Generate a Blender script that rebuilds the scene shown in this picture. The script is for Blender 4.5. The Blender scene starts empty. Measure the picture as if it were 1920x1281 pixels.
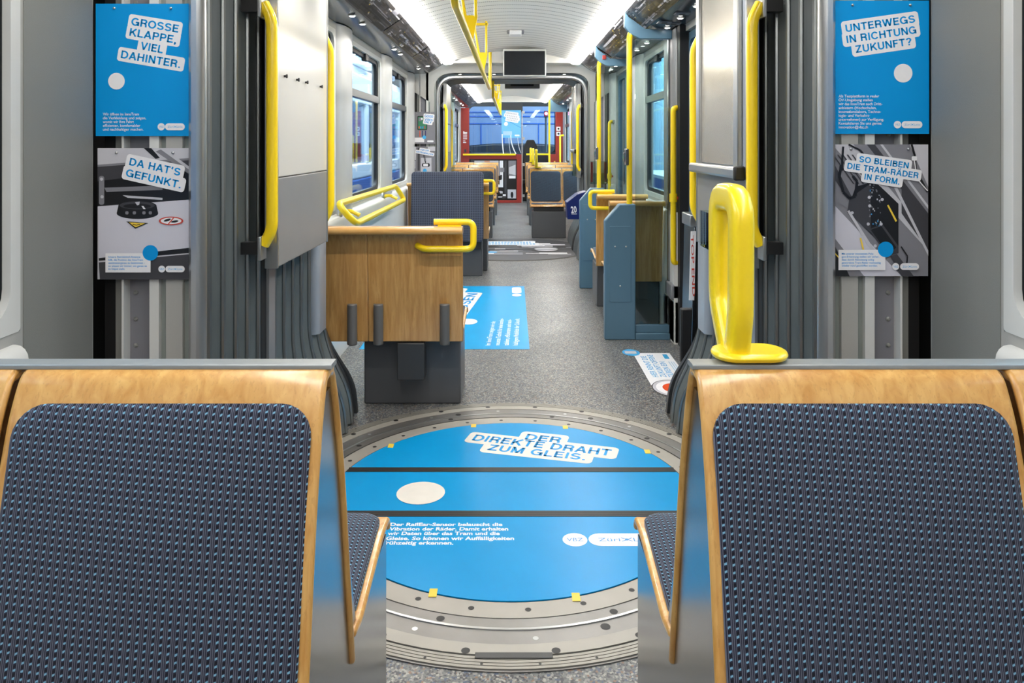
import bpy, bmesh, math, random
from mathutils import Vector, Matrix
PI = math.pi
SC = bpy.context.scene
COL = SC.collection

# ------------------------------------------------------------------ camera, world, lights added outside, exposure
cd = bpy.data.cameras.new('camera'); cam = bpy.data.objects.new('camera', cd); COL.objects.link(cam)
cam.location = (0, 0, 1.35); cam.rotation_euler = (PI/2, 0, 0)
cd.sensor_width = 36; cd.lens = 1400/1920*36; cd.shift_y = -(640.5-268)/1920
cd.clip_start = 0.05; cd.clip_end = 200
SC.camera = cam
w = bpy.data.worlds.new('world'); SC.world = w; w.use_nodes = True
w.node_tree.nodes['Background'].inputs[0].default_value = (0.16, 0.42, 0.85, 1)
w.node_tree.nodes['Background'].inputs[1].default_value = 0.75
SC.view_settings.view_transform = 'Standard'; SC.view_settings.look = 'None'
SC.view_settings.exposure = 0.0; SC.view_settings.gamma = 1.0
SC.view_settings.use_curve_mapping = False
STRIP = 26.0     # radiance of the ceiling light strips

def area_light(name, loc, target, sx, sy, power, col):
    l = bpy.data.lights.new(name, 'AREA'); l.shape = 'RECTANGLE'; l.size = sx; l.size_y = sy
    l.energy = power; l.color = col
    o = bpy.data.objects.new(name, l); COL.objects.link(o); o.location = loc
    o.rotation_euler = (Vector(target)-Vector(loc)).to_track_quat('-Z', 'Y').to_euler()
    return o
# unseen lights added around the tram to brighten the depot and windows
area_light('hall_fill', (-1.7, 13, 3.9), (-2.6, 13, 0.9), 16, 0.8, 1300, (0.82, 0.93, 1))
area_light('hall_fill', (3.4, 13, 4.6), (4.6, 13, 0.9), 18, 0.8, 3200, (0.78, 0.95, 1))
area_light('hall_fill', (0, 21.5, 4.6), (0, 26, 1.5), 5, 0.6, 360, (0.80, 0.90, 1))
# (spots of the gangway arches are set with their lenses)
area_light('hall_fill', (-3.2, 1.0, 3.0), (-1, 1.2, 1.2), 2.5, 1.2, 130, (0.55, 0.78, 1))
area_light('hall_fill', (3.2, 1.0, 3.0), (1, 1.2, 1.2), 2.5, 1.2, 70, (0.6, 0.8, 1))

# ------------------------------------------------------------------ materials
def nd(t, typ, **k):
    n = t.nodes.new(typ)
    for a, v in k.items(): setattr(n, a, v)
    return n
def newmat(name):
    m = bpy.data.materials.new(name); m.use_nodes = True
    t = m.node_tree; b = t.nodes['Principled BSDF']
    return m, t, b
def mth(t, op, a, b=None, c=None):
    n = t.nodes.new('ShaderNodeMath'); n.operation = op
    for i, v in enumerate((a, b, c)):
        if v is None: continue
        if isinstance(v, (int, float)): n.inputs[i].default_value = v
        else: t.links.new(v, n.inputs[i])
    return n.outputs[0]
def mixc(t, f, a, b):
    n = t.nodes.new('ShaderNodeMix'); n.data_type = 'RGBA'
    for i, v in ((0, f), (6, a), (7, b)):
        if isinstance(v, (int, float)): n.inputs[i].default_value = v
        elif isinstance(v, tuple): n.inputs[i].default_value = (v+(1,))[:4]
        else: t.links.new(v, n.inputs[i])
    return n.outputs[2]
def sc3(c, f): return tuple(max(0, min(1, x*f)) for x in c[:3])
def srgb(r, g, b):
    f = lambda c: (c/255/12.92) if c/255 <= 0.04045 else ((c/255+0.055)/1.055)**2.4
    return (f(r), f(g), f(b))
def mat(name, col, rough=0.5, metal=0.0, var=0.08, vs=6.0, bump=0.0, bs=200.0, coat=0.0, stretch=None, spec=0.5):
    m, t, b = newmat(name)
    tc = nd(t, 'ShaderNodeTexCoord'); co = tc.outputs['Object']
    if stretch:
        mp = nd(t, 'ShaderNodeMapping'); mp.inputs['Scale'].default_value = stretch
        t.links.new(co, mp.inputs[0]); co = mp.outputs[0]
    n = nd(t, 'ShaderNodeTexNoise'); n.inputs['Scale'].default_value = vs; n.inputs['Detail'].default_value = 5
    t.links.new(co, n.inputs['Vector'])
    c = mixc(t, n.outputs['Fac'], sc3(col, 1-var), sc3(col, 1+var))
    t.links.new(c, b.inputs['Base Color'])
    b.inputs['Roughness'].default_value = rough; b.inputs['Metallic'].default_value = metal
    b.inputs['Specular IOR Level'].default_value = spec
    if coat: b.inputs['Coat Weight'].default_value = coat; b.inputs['Coat Roughness'].default_value = 0.12
    if bump:
        n2 = nd(t, 'ShaderNodeTexNoise'); n2.inputs['Scale'].default_value = bs; n2.inputs['Detail'].default_value = 3
        t.links.new(co, n2.inputs['Vector'])
        bp = nd(t, 'ShaderNodeBump'); bp.inputs['Strength'].default_value = bump; bp.inputs['Distance'].default_value = 0.002
        t.links.new(n2.outputs['Fac'], bp.inputs['Height']); t.links.new(bp.outputs['Normal'], b.inputs['Normal'])
    return m
def emis(name, col, s):
    m, t, b = newmat(name)
    b.inputs['Base Color'].default_value = (0.8, 0.8, 0.8, 1)
    b.inputs['Emission Color'].default_value = col+(1,); b.inputs['Emission Strength'].default_value = s
    return m
def glass(name, tint, refl=1.0, rough=0.0):
    m = bpy.data.materials.new(name); m.use_nodes = True; t = m.node_tree; t.nodes.clear()
    o = nd(t, 'ShaderNodeOutputMaterial'); mx = nd(t, 'ShaderNodeMixShader')
    tr = nd(t, 'ShaderNodeBsdfTransparent'); tr.inputs[0].default_value = tint+(1,)
    gl = nd(t, 'ShaderNodeBsdfGlossy'); gl.inputs['Roughness'].default_value = rough; gl.inputs[0].default_value = (0.9, 0.95, 1, 1)
    fr = nd(t, 'ShaderNodeFresnel'); fr.inputs[0].default_value = 1.5
    f = mth(t, 'MULTIPLY', fr.outputs[0], refl)
    t.links.new(f, mx.inputs[0]); t.links.new(tr.outputs[0], mx.inputs[1]); t.links.new(gl.outputs[0], mx.inputs[2])
    t.links.new(mx.outputs[0], o.inputs[0])
    return m
M = {}
M['wall'] = mat('wall_light_grey', srgb(172, 172, 168), 0.45, bump=0.15, bs=500)
M['wall_white'] = mat('wall_off_white', srgb(212, 213, 210), 0.3)
M['gloss_white'] = mat('glossy_white_panel', srgb(212, 211, 206), 0.22, coat=0.5, var=0.02)
M['transom'] = mat('dark_transom', srgb(84, 86, 88), 0.3, 0.6)
M['dark_hoop'] = mat('hoop_dark_grey', srgb(74, 78, 82), 0.32, 0.5)
M['panel_grey'] = mat('panel_grey_grained', srgb(132, 133, 130), 0.42, bump=0.3, bs=700, var=0.06, vs=3)
M['pillar'] = mat('pillar_grey', srgb(176, 178, 178), 0.32)
M['door_grey'] = mat('door_post_grey', srgb(122, 124, 128), 0.4)
M['black'] = mat('rubber_black', (0.012, 0.012, 0.013), 0.5)
M['dark'] = mat('dark_grey_plastic', srgb(58, 59, 61), 0.42, bump=0.2, bs=600)
M['cushion_base'] = mat('seat_base_charcoal', srgb(84, 86, 90), 0.36, bump=0.15, bs=500)
M['steel'] = mat('brushed_steel', srgb(150, 152, 155), 0.24, 1.0, var=0.12, vs=3, stretch=(1, 1, 60))
M['rail_metal'] = mat('bench_rail_metal', srgb(148, 150, 149), 0.42, 0.35, var=0.08, vs=4)
M['alu'] = mat('aluminium', srgb(190, 191, 192), 0.3, 0.9)
M['tread'] = mat('grooved_aluminium', srgb(150, 147, 140), 0.45, 0.45, var=0.15, vs=20)
M['alu_dull'] = mat('worn_aluminium', srgb(138, 136, 134), 0.42, 0.7, var=0.35, vs=5, bump=0.15, bs=60)
M['ring_light'] = mat('ring_light_grey', srgb(166, 162, 154), 0.45, 0.2, var=0.12, vs=9)
M['yellow'] = mat('handle_yellow', srgb(252, 216, 24), 0.3, coat=0.3, var=0.02)
M['bluegrey'] = mat('partition_blue_grey', srgb(84, 118, 140), 0.38, bump=0.1, bs=400, var=0.06)
M['blue'] = mat('print_blue', srgb(0, 150, 222), 0.4, var=0.05, vs=7, spec=0.25)
M['lblue'] = mat('print_light_blue', srgb(70, 172, 228), 0.3, var=0.12, vs=5)
M['white'] = mat('print_white', srgb(236, 236, 240), 0.45, var=0.05, vs=40)
M['red'] = mat('oxide_red', srgb(150, 46, 40), 0.35, var=0.08)
M['signred'] = mat('print_red', srgb(205, 70, 55), 0.45)
M['orange'] = mat('print_orange', srgb(235, 84, 30), 0.4)
M['orange_pale'] = mat('print_salmon', srgb(205, 150, 125), 0.45)
M['cab_blue'] = mat('cab_poster_blue', srgb(110, 190, 235), 0.4)
M['navy_dark'] = mat('near_black_blue', srgb(8, 12, 26), 0.4)
M['navy'] = mat('navy_plastic', srgb(10, 30, 96), 0.35)
M['pyel'] = mat('print_yellow', srgb(240, 205, 70), 0.45)
M['film'] = mat('film_charcoal', srgb(48, 47, 49), 0.3, var=0.3, vs=9)
M['g1'] = mat('print_grey_pale', srgb(196, 196, 204), 0.45)
M['g2'] = mat('print_grey_mid', srgb(128, 128, 136), 0.45)
M['g3'] = mat('print_grey_dark', srgb(62, 62, 68), 0.42)
M['g4'] = mat('print_near_black', srgb(20, 21, 26), 0.38)
M['green'] = mat('print_board_green', srgb(60, 130, 95), 0.45)
M['cyanpale'] = mat('print_cyan_pale', srgb(170, 205, 230), 0.45)
M['cyan'] = mat('print_cyan', srgb(60, 150, 215), 0.45)
M['glass'] = glass('window_glass', (0.86, 0.93, 0.97), 0.45)
M['glass_clear'] = glass('partition_glass', (0.78, 0.86, 0.84), 1.0)
M['glass_cab'] = glass('cab_glass', (0.85, 0.9, 0.95), 0.6)
M['glass_dark'] = glass('door_glass_dark', (0.22, 0.36, 0.42), 1.0)
M['strip'] = emis('light_strip_glow', (1.0, 0.955, 0.89), STRIP)
M['strip_dim'] = emis('light_strip_glow_dimmed', (1.0, 0.955, 0.89), 19.0)
M['led'] = emis('spot_led_glow', (1.0, 0.96, 0.9), 22.0)
M['redlamp'] = emis('red_signal_glow', (1.0, 0.03, 0.12), 30.0)
M['tram_glow'] = emis('lit_tram_window', (0.75, 0.88, 1.0), 1.3)  # glazing emits in place of the tram's lit interior
M['screen'] = mat('screen_black', (0.012, 0.014, 0.018), 0.12, var=0.02)
M['bumper'] = mat('bumper_charcoal', srgb(98, 96, 94), 0.4)
M['gate_blue'] = mat('hall_gate_blue', srgb(124, 140, 170), 0.6, var=0.1, vs=1.5)
M['hall_floor'] = mat('hall_floor_concrete', srgb(120, 135, 150), 0.35, var=0.2, vs=1)
M['hall_wall'] = mat('hall_wall_blue_sheet', srgb(160, 203, 224), 0.5, var=0.15, vs=2)
M['tram_white'] = mat('tram_body_white', srgb(215, 225, 235), 0.25)
M['tram_blue'] = mat('tram_body_blue', srgb(40, 90, 170), 0.25)
M['frost'] = mat('silvered_board_face', srgb(196, 190, 178), 0.22, 0.65, var=0.06, vs=5)
M['coving_flat'] = mat('coving_printed_dark', srgb(66, 71, 77), 0.22, var=0.35, vs=4, stretch=(2, 14, 2))

def mat_wood(name, c1, c2, axis):
    m, t, b = newmat(name)
    tc = nd(t, 'ShaderNodeTexCoord'); mp = nd(t, 'ShaderNodeMapping')
    mp.inputs['Scale'].default_value = {'z': (26, 26, 1.6), 'x': (1.6, 26, 26)}[axis]
    t.links.new(tc.outputs['Object'], mp.inputs[0])
    n = nd(t, 'ShaderNodeTexNoise'); n.inputs['Scale'].default_value = 2.2; n.inputs['Detail'].default_value = 6
    n.inputs['Distortion'].default_value = 0.6
    t.links.new(mp.outputs[0], n.inputs['Vector'])
    n2 = nd(t, 'ShaderNodeTexNoise'); n2.inputs['Scale'].default_value = 9; n2.inputs['Detail'].default_value = 2
    t.links.new(mp.outputs[0], n2.inputs['Vector'])
    r = nd(t, 'ShaderNodeValToRGB'); r.color_ramp.elements[0].position = 0.32; r.color_ramp.elements[1].position = 0.7
    r.color_ramp.elements[0].color = c1+(1,); r.color_ramp.elements[1].color = c2+(1,)
    t.links.new(n.outputs['Fac'], r.inputs[0])
    f = mth(t, 'MULTIPLY', mth(t, 'GREATER_THAN', n2.outputs['Fac'], 0.62), 0.18)
    c = mixc(t, f, r.outputs[0], sc3(c1, 0.55))
    t.links.new(c, b.inputs['Base Color'])
    b.inputs['Roughness'].default_value = 0.3; b.inputs['Coat Weight'].default_value = 0.5
    b.inputs['Coat Roughness'].default_value = 0.1
    return m
M['wood'] = mat_wood('bent_maple_plywood', srgb(196, 138, 66), srgb(222, 172, 100), 'z')
M['wood_x'] = mat_wood('maple_roll', srgb(206, 150, 78), srgb(230, 182, 112), 'x')
M['wood_back'] = mat_wood('maple_back_veneer', srgb(184, 134, 72), srgb(212, 166, 104), 'z')

def mat_fabric():
    m, t, b = newmat('striped_moquette')
    uv = nd(t, 'ShaderNodeUVMap'); s = nd(t, 'ShaderNodeSeparateXYZ'); t.links.new(uv.outputs[0], s.inputs[0])
    px, py = 0.0108, 0.0098
    u = mth(t, 'DIVIDE', s.outputs[0], px); v = mth(t, 'DIVIDE', s.outputs[1], py)
    fu = mth(t, 'FRACT', u); col = mth(t, 'FLOOR', u)
    v2 = mth(t, 'ADD', v, mth(t, 'MULTIPLY', fu, 0.45))
    v2 = mth(t, 'ADD', v2, mth(t, 'MULTIPLY', col, -0.1))
    fv = mth(t, 'FRACT', v2)
    nz = nd(t, 'ShaderNodeTexNoise'); nz.inputs['Scale'].default_value = 700; t.links.new(uv.outputs[0], nz.inputs['Vector'])
    fv = mth(t, 'ADD', fv, mth(t, 'MULTIPLY', mth(t, 'SUBTRACT', nz.outputs['Fac'], 0.5), 0.35))
    inA = mth(t, 'MULTIPLY', mth(t, 'GREATER_THAN', fu, 0.12), mth(t, 'LESS_THAN', fu, 0.44))
    dash = mth(t, 'MULTIPLY', inA, mth(t, 'LESS_THAN', fv, 0.28))
    dot = mth(t, 'MULTIPLY', mth(t, 'MULTIPLY', inA, mth(t, 'GREATER_THAN', fv, 0.5)), mth(t, 'LESS_THAN', fv, 0.85))
    r1 = mth(t, 'MULTIPLY', mth(t, 'GREATER_THAN', fu, 0.5), mth(t, 'LESS_THAN', fu, 0.62))
    r2 = mth(t, 'MULTIPLY', mth(t, 'GREATER_THAN', fu, 0.74), mth(t, 'LESS_THAN', fu, 0.86))
    r3 = mth(t, 'MULTIPLY', mth(t, 'LESS_THAN', fu, 0.08), 1.0)
    ridge = mth(t, 'MAXIMUM', r3, mth(t, 'MAXIMUM', r1, r2))
    c = mixc(t, ridge, srgb(36, 38, 54), srgb(94, 95, 106))
    c = mixc(t, dot, c, srgb(26, 24, 30))
    c = mixc(t, dash, c, srgb(118, 162, 186))
    t.links.new(c, b.inputs['Base Color']); b.inputs['Roughness'].default_value = 0.9
    b.inputs['Specular IOR Level'].default_value = 0.15
    b.inputs['Sheen Weight'].default_value = 0.15
    bp = nd(t, 'ShaderNodeBump'); bp.inputs['Strength'].default_value = 0.5; bp.inputs['Distance'].default_value = 0.001
    t.links.new(mth(t, 'ADD', ridge, dash), bp.inputs['Height']); t.links.new(bp.outputs[0], b.inputs['Normal'])
    return m
M['fabric'] = mat_fabric()
def mat_fabric2():
    m, t, b = newmat('checked_dark_moquette')
    uv = nd(t, 'ShaderNodeUVMap'); s = nd(t, 'ShaderNodeSeparateXYZ'); t.links.new(uv.outputs[0], s.inputs[0])
    fu = mth(t, 'FRACT', mth(t, 'DIVIDE', s.outputs[0], 0.022)); fv = mth(t, 'FRACT', mth(t, 'DIVIDE', s.outputs[1], 0.024))
    g = mth(t, 'MAXIMUM', mth(t, 'LESS_THAN', fu, 0.3), mth(t, 'LESS_THAN', fv, 0.22))
    c = mixc(t, g, srgb(58, 62, 76), srgb(84, 90, 106))
    t.links.new(c, b.inputs['Base Color']); b.inputs['Roughness'].default_value = 0.9
    return m
M['fabric_check'] = mat_fabric2()
def mat_floor():
    m, t, b = newmat('speckled_rubber_floor')
    tc = nd(t, 'ShaderNodeTexCoord')
    vo = nd(t, 'ShaderNodeTexVoronoi'); vo.inputs['Scale'].default_value = 170
    t.links.new(tc.outputs['Object'], vo.inputs['Vector'])
    s = nd(t, 'ShaderNodeSeparateColor'); t.links.new(vo.outputs['Color'], s.inputs[0])
    r = nd(t, 'ShaderNodeValToRGB'); r.color_ramp.interpolation = 'CONSTANT'
    e = r.color_ramp.elements
    stops = [(0, srgb(112, 114, 114)), (0.26, srgb(58, 60, 66)), (0.44, srgb(148, 147, 142)), (0.58, srgb(92, 94, 97)),
             (0.72, srgb(68, 84, 112)), (0.8, srgb(172, 170, 162)), (0.9, srgb(136, 104, 82)), (0.94, srgb(120, 122, 122))]
    e[0].position = 0; e[0].color = stops[0][1]+(1,); e[1].position = stops[1][0]; e[1].color = stops[1][1]+(1,)
    for p, c in stops[2:]:
        k = e.new(p); k.color = c+(1,)
    t.links.new(s.outputs[0], r.inputs[0])
    n = nd(t, 'ShaderNodeTexNoise'); n.inputs['Scale'].default_value = 1.6; n.inputs['Detail'].default_value = 6
    t.links.new(tc.outputs['Object'], n.inputs['Vector'])
    c = mixc(t, mth(t, 'MULTIPLY', n.outputs['Fac'], 0.42), r.outputs[0], srgb(58, 60, 64))
    t.links.new(c, b.inputs['Base Color'])
    rr = mth(t, 'ADD', mth(t, 'MULTIPLY', n.outputs['Fac'], 0.25), 0.25)
    t.links.new(rr, b.inputs['Roughness'])
    return m
M['floor'] = mat_floor()
def mat_ceiling():
    m, t, b = newmat('perforated_ceiling_white')
    tc = nd(t, 'ShaderNodeTexCoord'); s = nd(t, 'ShaderNodeSeparateXYZ'); t.links.new(tc.outputs['Object'], s.inputs[0])
    fy = mth(t, 'FRACT', mth(t, 'DIVIDE', s.outputs[1], 0.15)); fx = mth(t, 'FRACT', mth(t, 'DIVIDE', s.outputs[0], 0.014))
    row = mth(t, 'LESS_THAN', fy, 0.12); d = mth(t, 'MULTIPLY', row, mth(t, 'LESS_THAN', fx, 0.6))
    c = mixc(t, d, srgb(238, 236, 231), srgb(110, 108, 104))
    t.links.new(c, b.inputs['Base Color']); b.inputs['Roughness'].default_value = 0.5
    return m
M['ceiling'] = mat_ceiling()
M['ceiling_plain'] = mat('ceiling_plain_white', srgb(226, 224, 218), 0.5, var=0.03)
def mat_bellows():
    m, t, b = newmat('bellows_rubberised_cloth')
    uv = nd(t, 'ShaderNodeUVMap'); s = nd(t, 'ShaderNodeSeparateXYZ'); t.links.new(uv.outputs[0], s.inputs[0])
    fu = mth(t, 'FRACT', s.outputs[0]); fv = mth(t, 'FRACT', mth(t, 'DIVIDE', s.outputs[1], 0.05))
    du = mth(t, 'ABSOLUTE', mth(t, 'SUBTRACT', fu, 0.5))
    d = mth(t, 'MULTIPLY', mth(t, 'LESS_THAN', du, 0.07), mth(t, 'LESS_THAN', fv, 0.16))
    n = nd(t, 'ShaderNodeTexNoise'); n.inputs['Scale'].default_value = 4; t.links.new(uv.outputs[0], n.inputs['Vector'])
    c = mixc(t, n.outputs['Fac'], srgb(88, 95, 96), srgb(112, 119, 120))
    c = mixc(t, d, c, srgb(165, 172, 172))
    t.links.new(c, b.inputs['Base Color']); b.inputs['Roughness'].default_value = 0.34
    return m
M['bellows'] = mat_bellows()
M['bellows_bead'] = mat('bellows_metal_bead', srgb(150, 154, 154), 0.3, 0.9)

# ------------------------------------------------------------------ builders
def rrect(cx, cy, w, h, r, n=5):
    r = min(r, w/2-1e-6, h/2-1e-6); p = []
    for k, (sx, sy) in enumerate(((1, 1), (-1, 1), (-1, -1), (1, -1))):
        ox, oy = cx+sx*(w/2-r), cy+sy*(h/2-r)
        for i in range(n+1):
            a = PI/2*k+PI/2*i/n
            p.append((ox+r*math.cos(a), oy+r*math.sin(a)))
    return p
def fillet(pts, r, n=6):
    pts = [Vector(p) for p in pts]; out = [pts[0]]
    for i in range(1, len(pts)-1):
        p, a, b = pts[i], pts[i-1], pts[i+1]
        rr = min(r[i] if isinstance(r, list) else r, (a-p).length*0.49, (b-p).length*0.49)
        s, e = p+(a-p).normalized()*rr, p+(b-p).normalized()*rr
        for k in range(n+1):
            q = k/n
            out.append(s*(1-q)**2+p*2*q*(1-q)+e*q*q)
    out.append(pts[-1])
    return out
class B:
    def __init__(self): self.bm = bmesh.new(); self.uv = self.bm.loops.layers.uv.new('UVMap')
    def face(self, vs, mi=0):
        try:
            f = self.bm.faces.new(vs); f.material_index = mi; return f
        except ValueError: return None
    def box(self, x0, x1, y0, y1, z0, z1, mi=0):
        v = [self.bm.verts.new((x, y, z)) for x in (x0, x1) for y in (y0, y1) for z in (z0, z1)]
        for q in ((0, 1, 3, 2), (4, 6, 7, 5), (0, 4, 5, 1), (2, 3, 7, 6), (0, 2, 6, 4), (1, 5, 7, 3)):
            self.face([v[i] for i in q], mi)
    def prism(self, pts, axis, a, b, mi=0):
        f = {'x': lambda p, t: (t, p[0], p[1]), 'y': lambda p, t: (p[0], t, p[1]), 'z': lambda p, t: (p[0], p[1], t)}[axis]
        A = [self.bm.verts.new(f(p, a)) for p in pts]; C = [self.bm.verts.new(f(p, b)) for p in pts]; n = len(pts)
        self.face(A, mi); self.face(C[::-1], mi)
        for i in range(n): self.face([A[i], A[(i+1) % n], C[(i+1) % n], C[i]], mi)
    def ring(self, outer, inner, axis, a, b, mi=0):
        f = {'x': lambda p, t: (t, p[0], p[1]), 'y': lambda p, t: (p[0], t, p[1]), 'z': lambda p, t: (p[0], p[1], t)}[axis]
        L = [[self.bm.verts.new(f(p, t)) for p in P] for P, t in ((outer, a), (inner, a), (inner, b), (outer, b))]
        n = len(outer)
        for k in range(4):
            P, Q = L[k], L[(k+1) % 4]
            for i in range(n): self.face([P[i], P[(i+1) % n], Q[(i+1) % n], Q[i]], mi)
    def sweep(self, pts, sec, up=(0, 0, 1), mi=0, caps=True, closed=False):
        pts = [Vector(p) for p in pts]; rows = []; n = len(pts); ref = Vector(up); N = None
        for i, p in enumerate(pts):
            if closed: d = pts[(i+1) % n]-pts[i-1]
            else: d = pts[min(i+1, n-1)]-pts[max(i-1, 0)]
            d.normalize()
            if N is None:
                N = ref-d*ref.dot(d)
                if N.length < 1e-4: N = Vector((1, 0, 0))-d*d.x
            else: N = N-d*N.dot(d)
            N.normalize(); U = d.cross(N)
            rows.append([self.bm.verts.new(p+U*a+N*b) for a, b in sec])
        m = len(sec)
        for i in range(n if closed else n-1):
            P, Q = rows[i], rows[(i+1) % n]
            for k in range(m): self.face([P[k], P[(k+1) % m], Q[(k+1) % m], Q[k]], mi)
        if caps and not closed: self.face(rows[0][::-1], mi); self.face(rows[-1], mi)
    def tube(self, pts, r, seg=10, mi=0, up=(0, 0, 1), closed=False):
        self.sweep(pts, [(r*math.cos(2*PI*k/seg), r*math.sin(2*PI*k/seg)) for k in range(seg)], up, mi, closed=closed)
    def lathe(self, prof, c, seg=24, axis='z', mi=0):
        rows = []
        for r, h in prof:
            row = []
            for k in range(seg):
                a = 2*PI*k/seg; x, y = r*math.cos(a), r*math.sin(a)
                p = {'z': (x, y, h), 'y': (x, h, y), 'x': (h, x, y)}[axis]
                row.append(self.bm.verts.new((c[0]+p[0], c[1]+p[1], c[2]+p[2])))
            rows.append(row)
        for P, Q in zip(rows, rows[1:]):
            for k in range(seg): self.face([P[k], P[(k+1) % seg], Q[(k+1) % seg], Q[k]], mi)
        self.face(rows[0][::-1], mi); self.face(rows[-1], mi)
    def disc(self, c, r, z, mi=0, seg=16):
        self.face([self.bm.verts.new((c[0]+r*math.cos(2*PI*k/seg), c[1]+r*math.sin(2*PI*k/seg), z)) for k in range(seg)], mi)
    def build(self, name, mats, parent=None, smooth=35, bevel=0, recalc=True):
        bmesh.ops.remove_doubles(self.bm, verts=self.bm.verts, dist=1e-6)
        if recalc: bmesh.ops.recalc_face_normals(self.bm, faces=self.bm.faces)
        root = parent
        while root is not None and root.parent is not None: root = root.parent
        if root is not None: self.bm.transform(Matrix.Translation(-root.location))
        me = bpy.data.meshes.new(name); self.bm.to_mesh(me); self.bm.free()
        for m in (mats if isinstance(mats, (list, tuple)) else [mats]): me.materials.append(M[m] if isinstance(m, str) else m)
        if smooth:
            for p in me.polygons: p.use_smooth = True
            me.set_sharp_from_angle(angle=math.radians(smooth))
        o = bpy.data.objects.new(name, me); COL.objects.link(o)
        if parent is not None: o.parent = parent
        if bevel:
            md = o.modifiers.new('edge', 'BEVEL'); md.width = bevel; md.segments = 2; md.limit_method = 'ANGLE'; md.angle_limit = 0.6
        return o
def thing(name, label, cat, loc=(0, 0, 0), group=None):
    o = bpy.data.objects.new(name, None); COL.objects.link(o); o.location = loc; o.empty_display_size = 0.05
    o['label'] = label; o['category'] = cat
    if group: o['group'] = group
    return o
def tag(o, label, cat, group=None):
    o['label'] = label; o['category'] = cat
    if group: o['group'] = group
    return o
def struct(o, label=None, cat=None):
    o['kind'] = 'structure'
    if label: o['label'] = label
    if cat: o['category'] = cat
    return o
def W(px, py, Y): return Vector(((px-960)/1400*Y, Y, 1.35-(py-268)/1400*Y))

# flat printed artwork --------------------------------------------------------
_capH = [None]
def text_polys(s, off=0.0):
    cu = bpy.data.curves.new('lettering', 'FONT'); cu.body = s; cu.size = 1.0; cu.offset = off; cu.resolution_u = 3
    o = bpy.data.objects.new('lettering', cu); COL.objects.link(o)
    bpy.context.view_layer.update()
    ev = o.evaluated_get(bpy.context.evaluated_depsgraph_get())
    me = bpy.data.meshes.new_from_object(ev)
    v = [(p.co.x, p.co.y) for p in me.vertices]; f = [tuple(p.vertices) for p in me.polygons]
    bpy.data.objects.remove(o); bpy.data.curves.remove(cu); bpy.data.meshes.remove(me)
    return v, f
def arc(cx, cy, rx, ry, a0, a1, n=12): return [(cx+rx*math.cos(math.radians(a0+(a1-a0)*i/n)), cy+ry*math.sin(math.radians(a0+(a1-a0)*i/n))) for i in range(n+1)]
ST = 0.185; _h = ST/2; _t = 1-ST/2          # stroke weight, lower and upper centre lines of a unit-high capital
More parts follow.
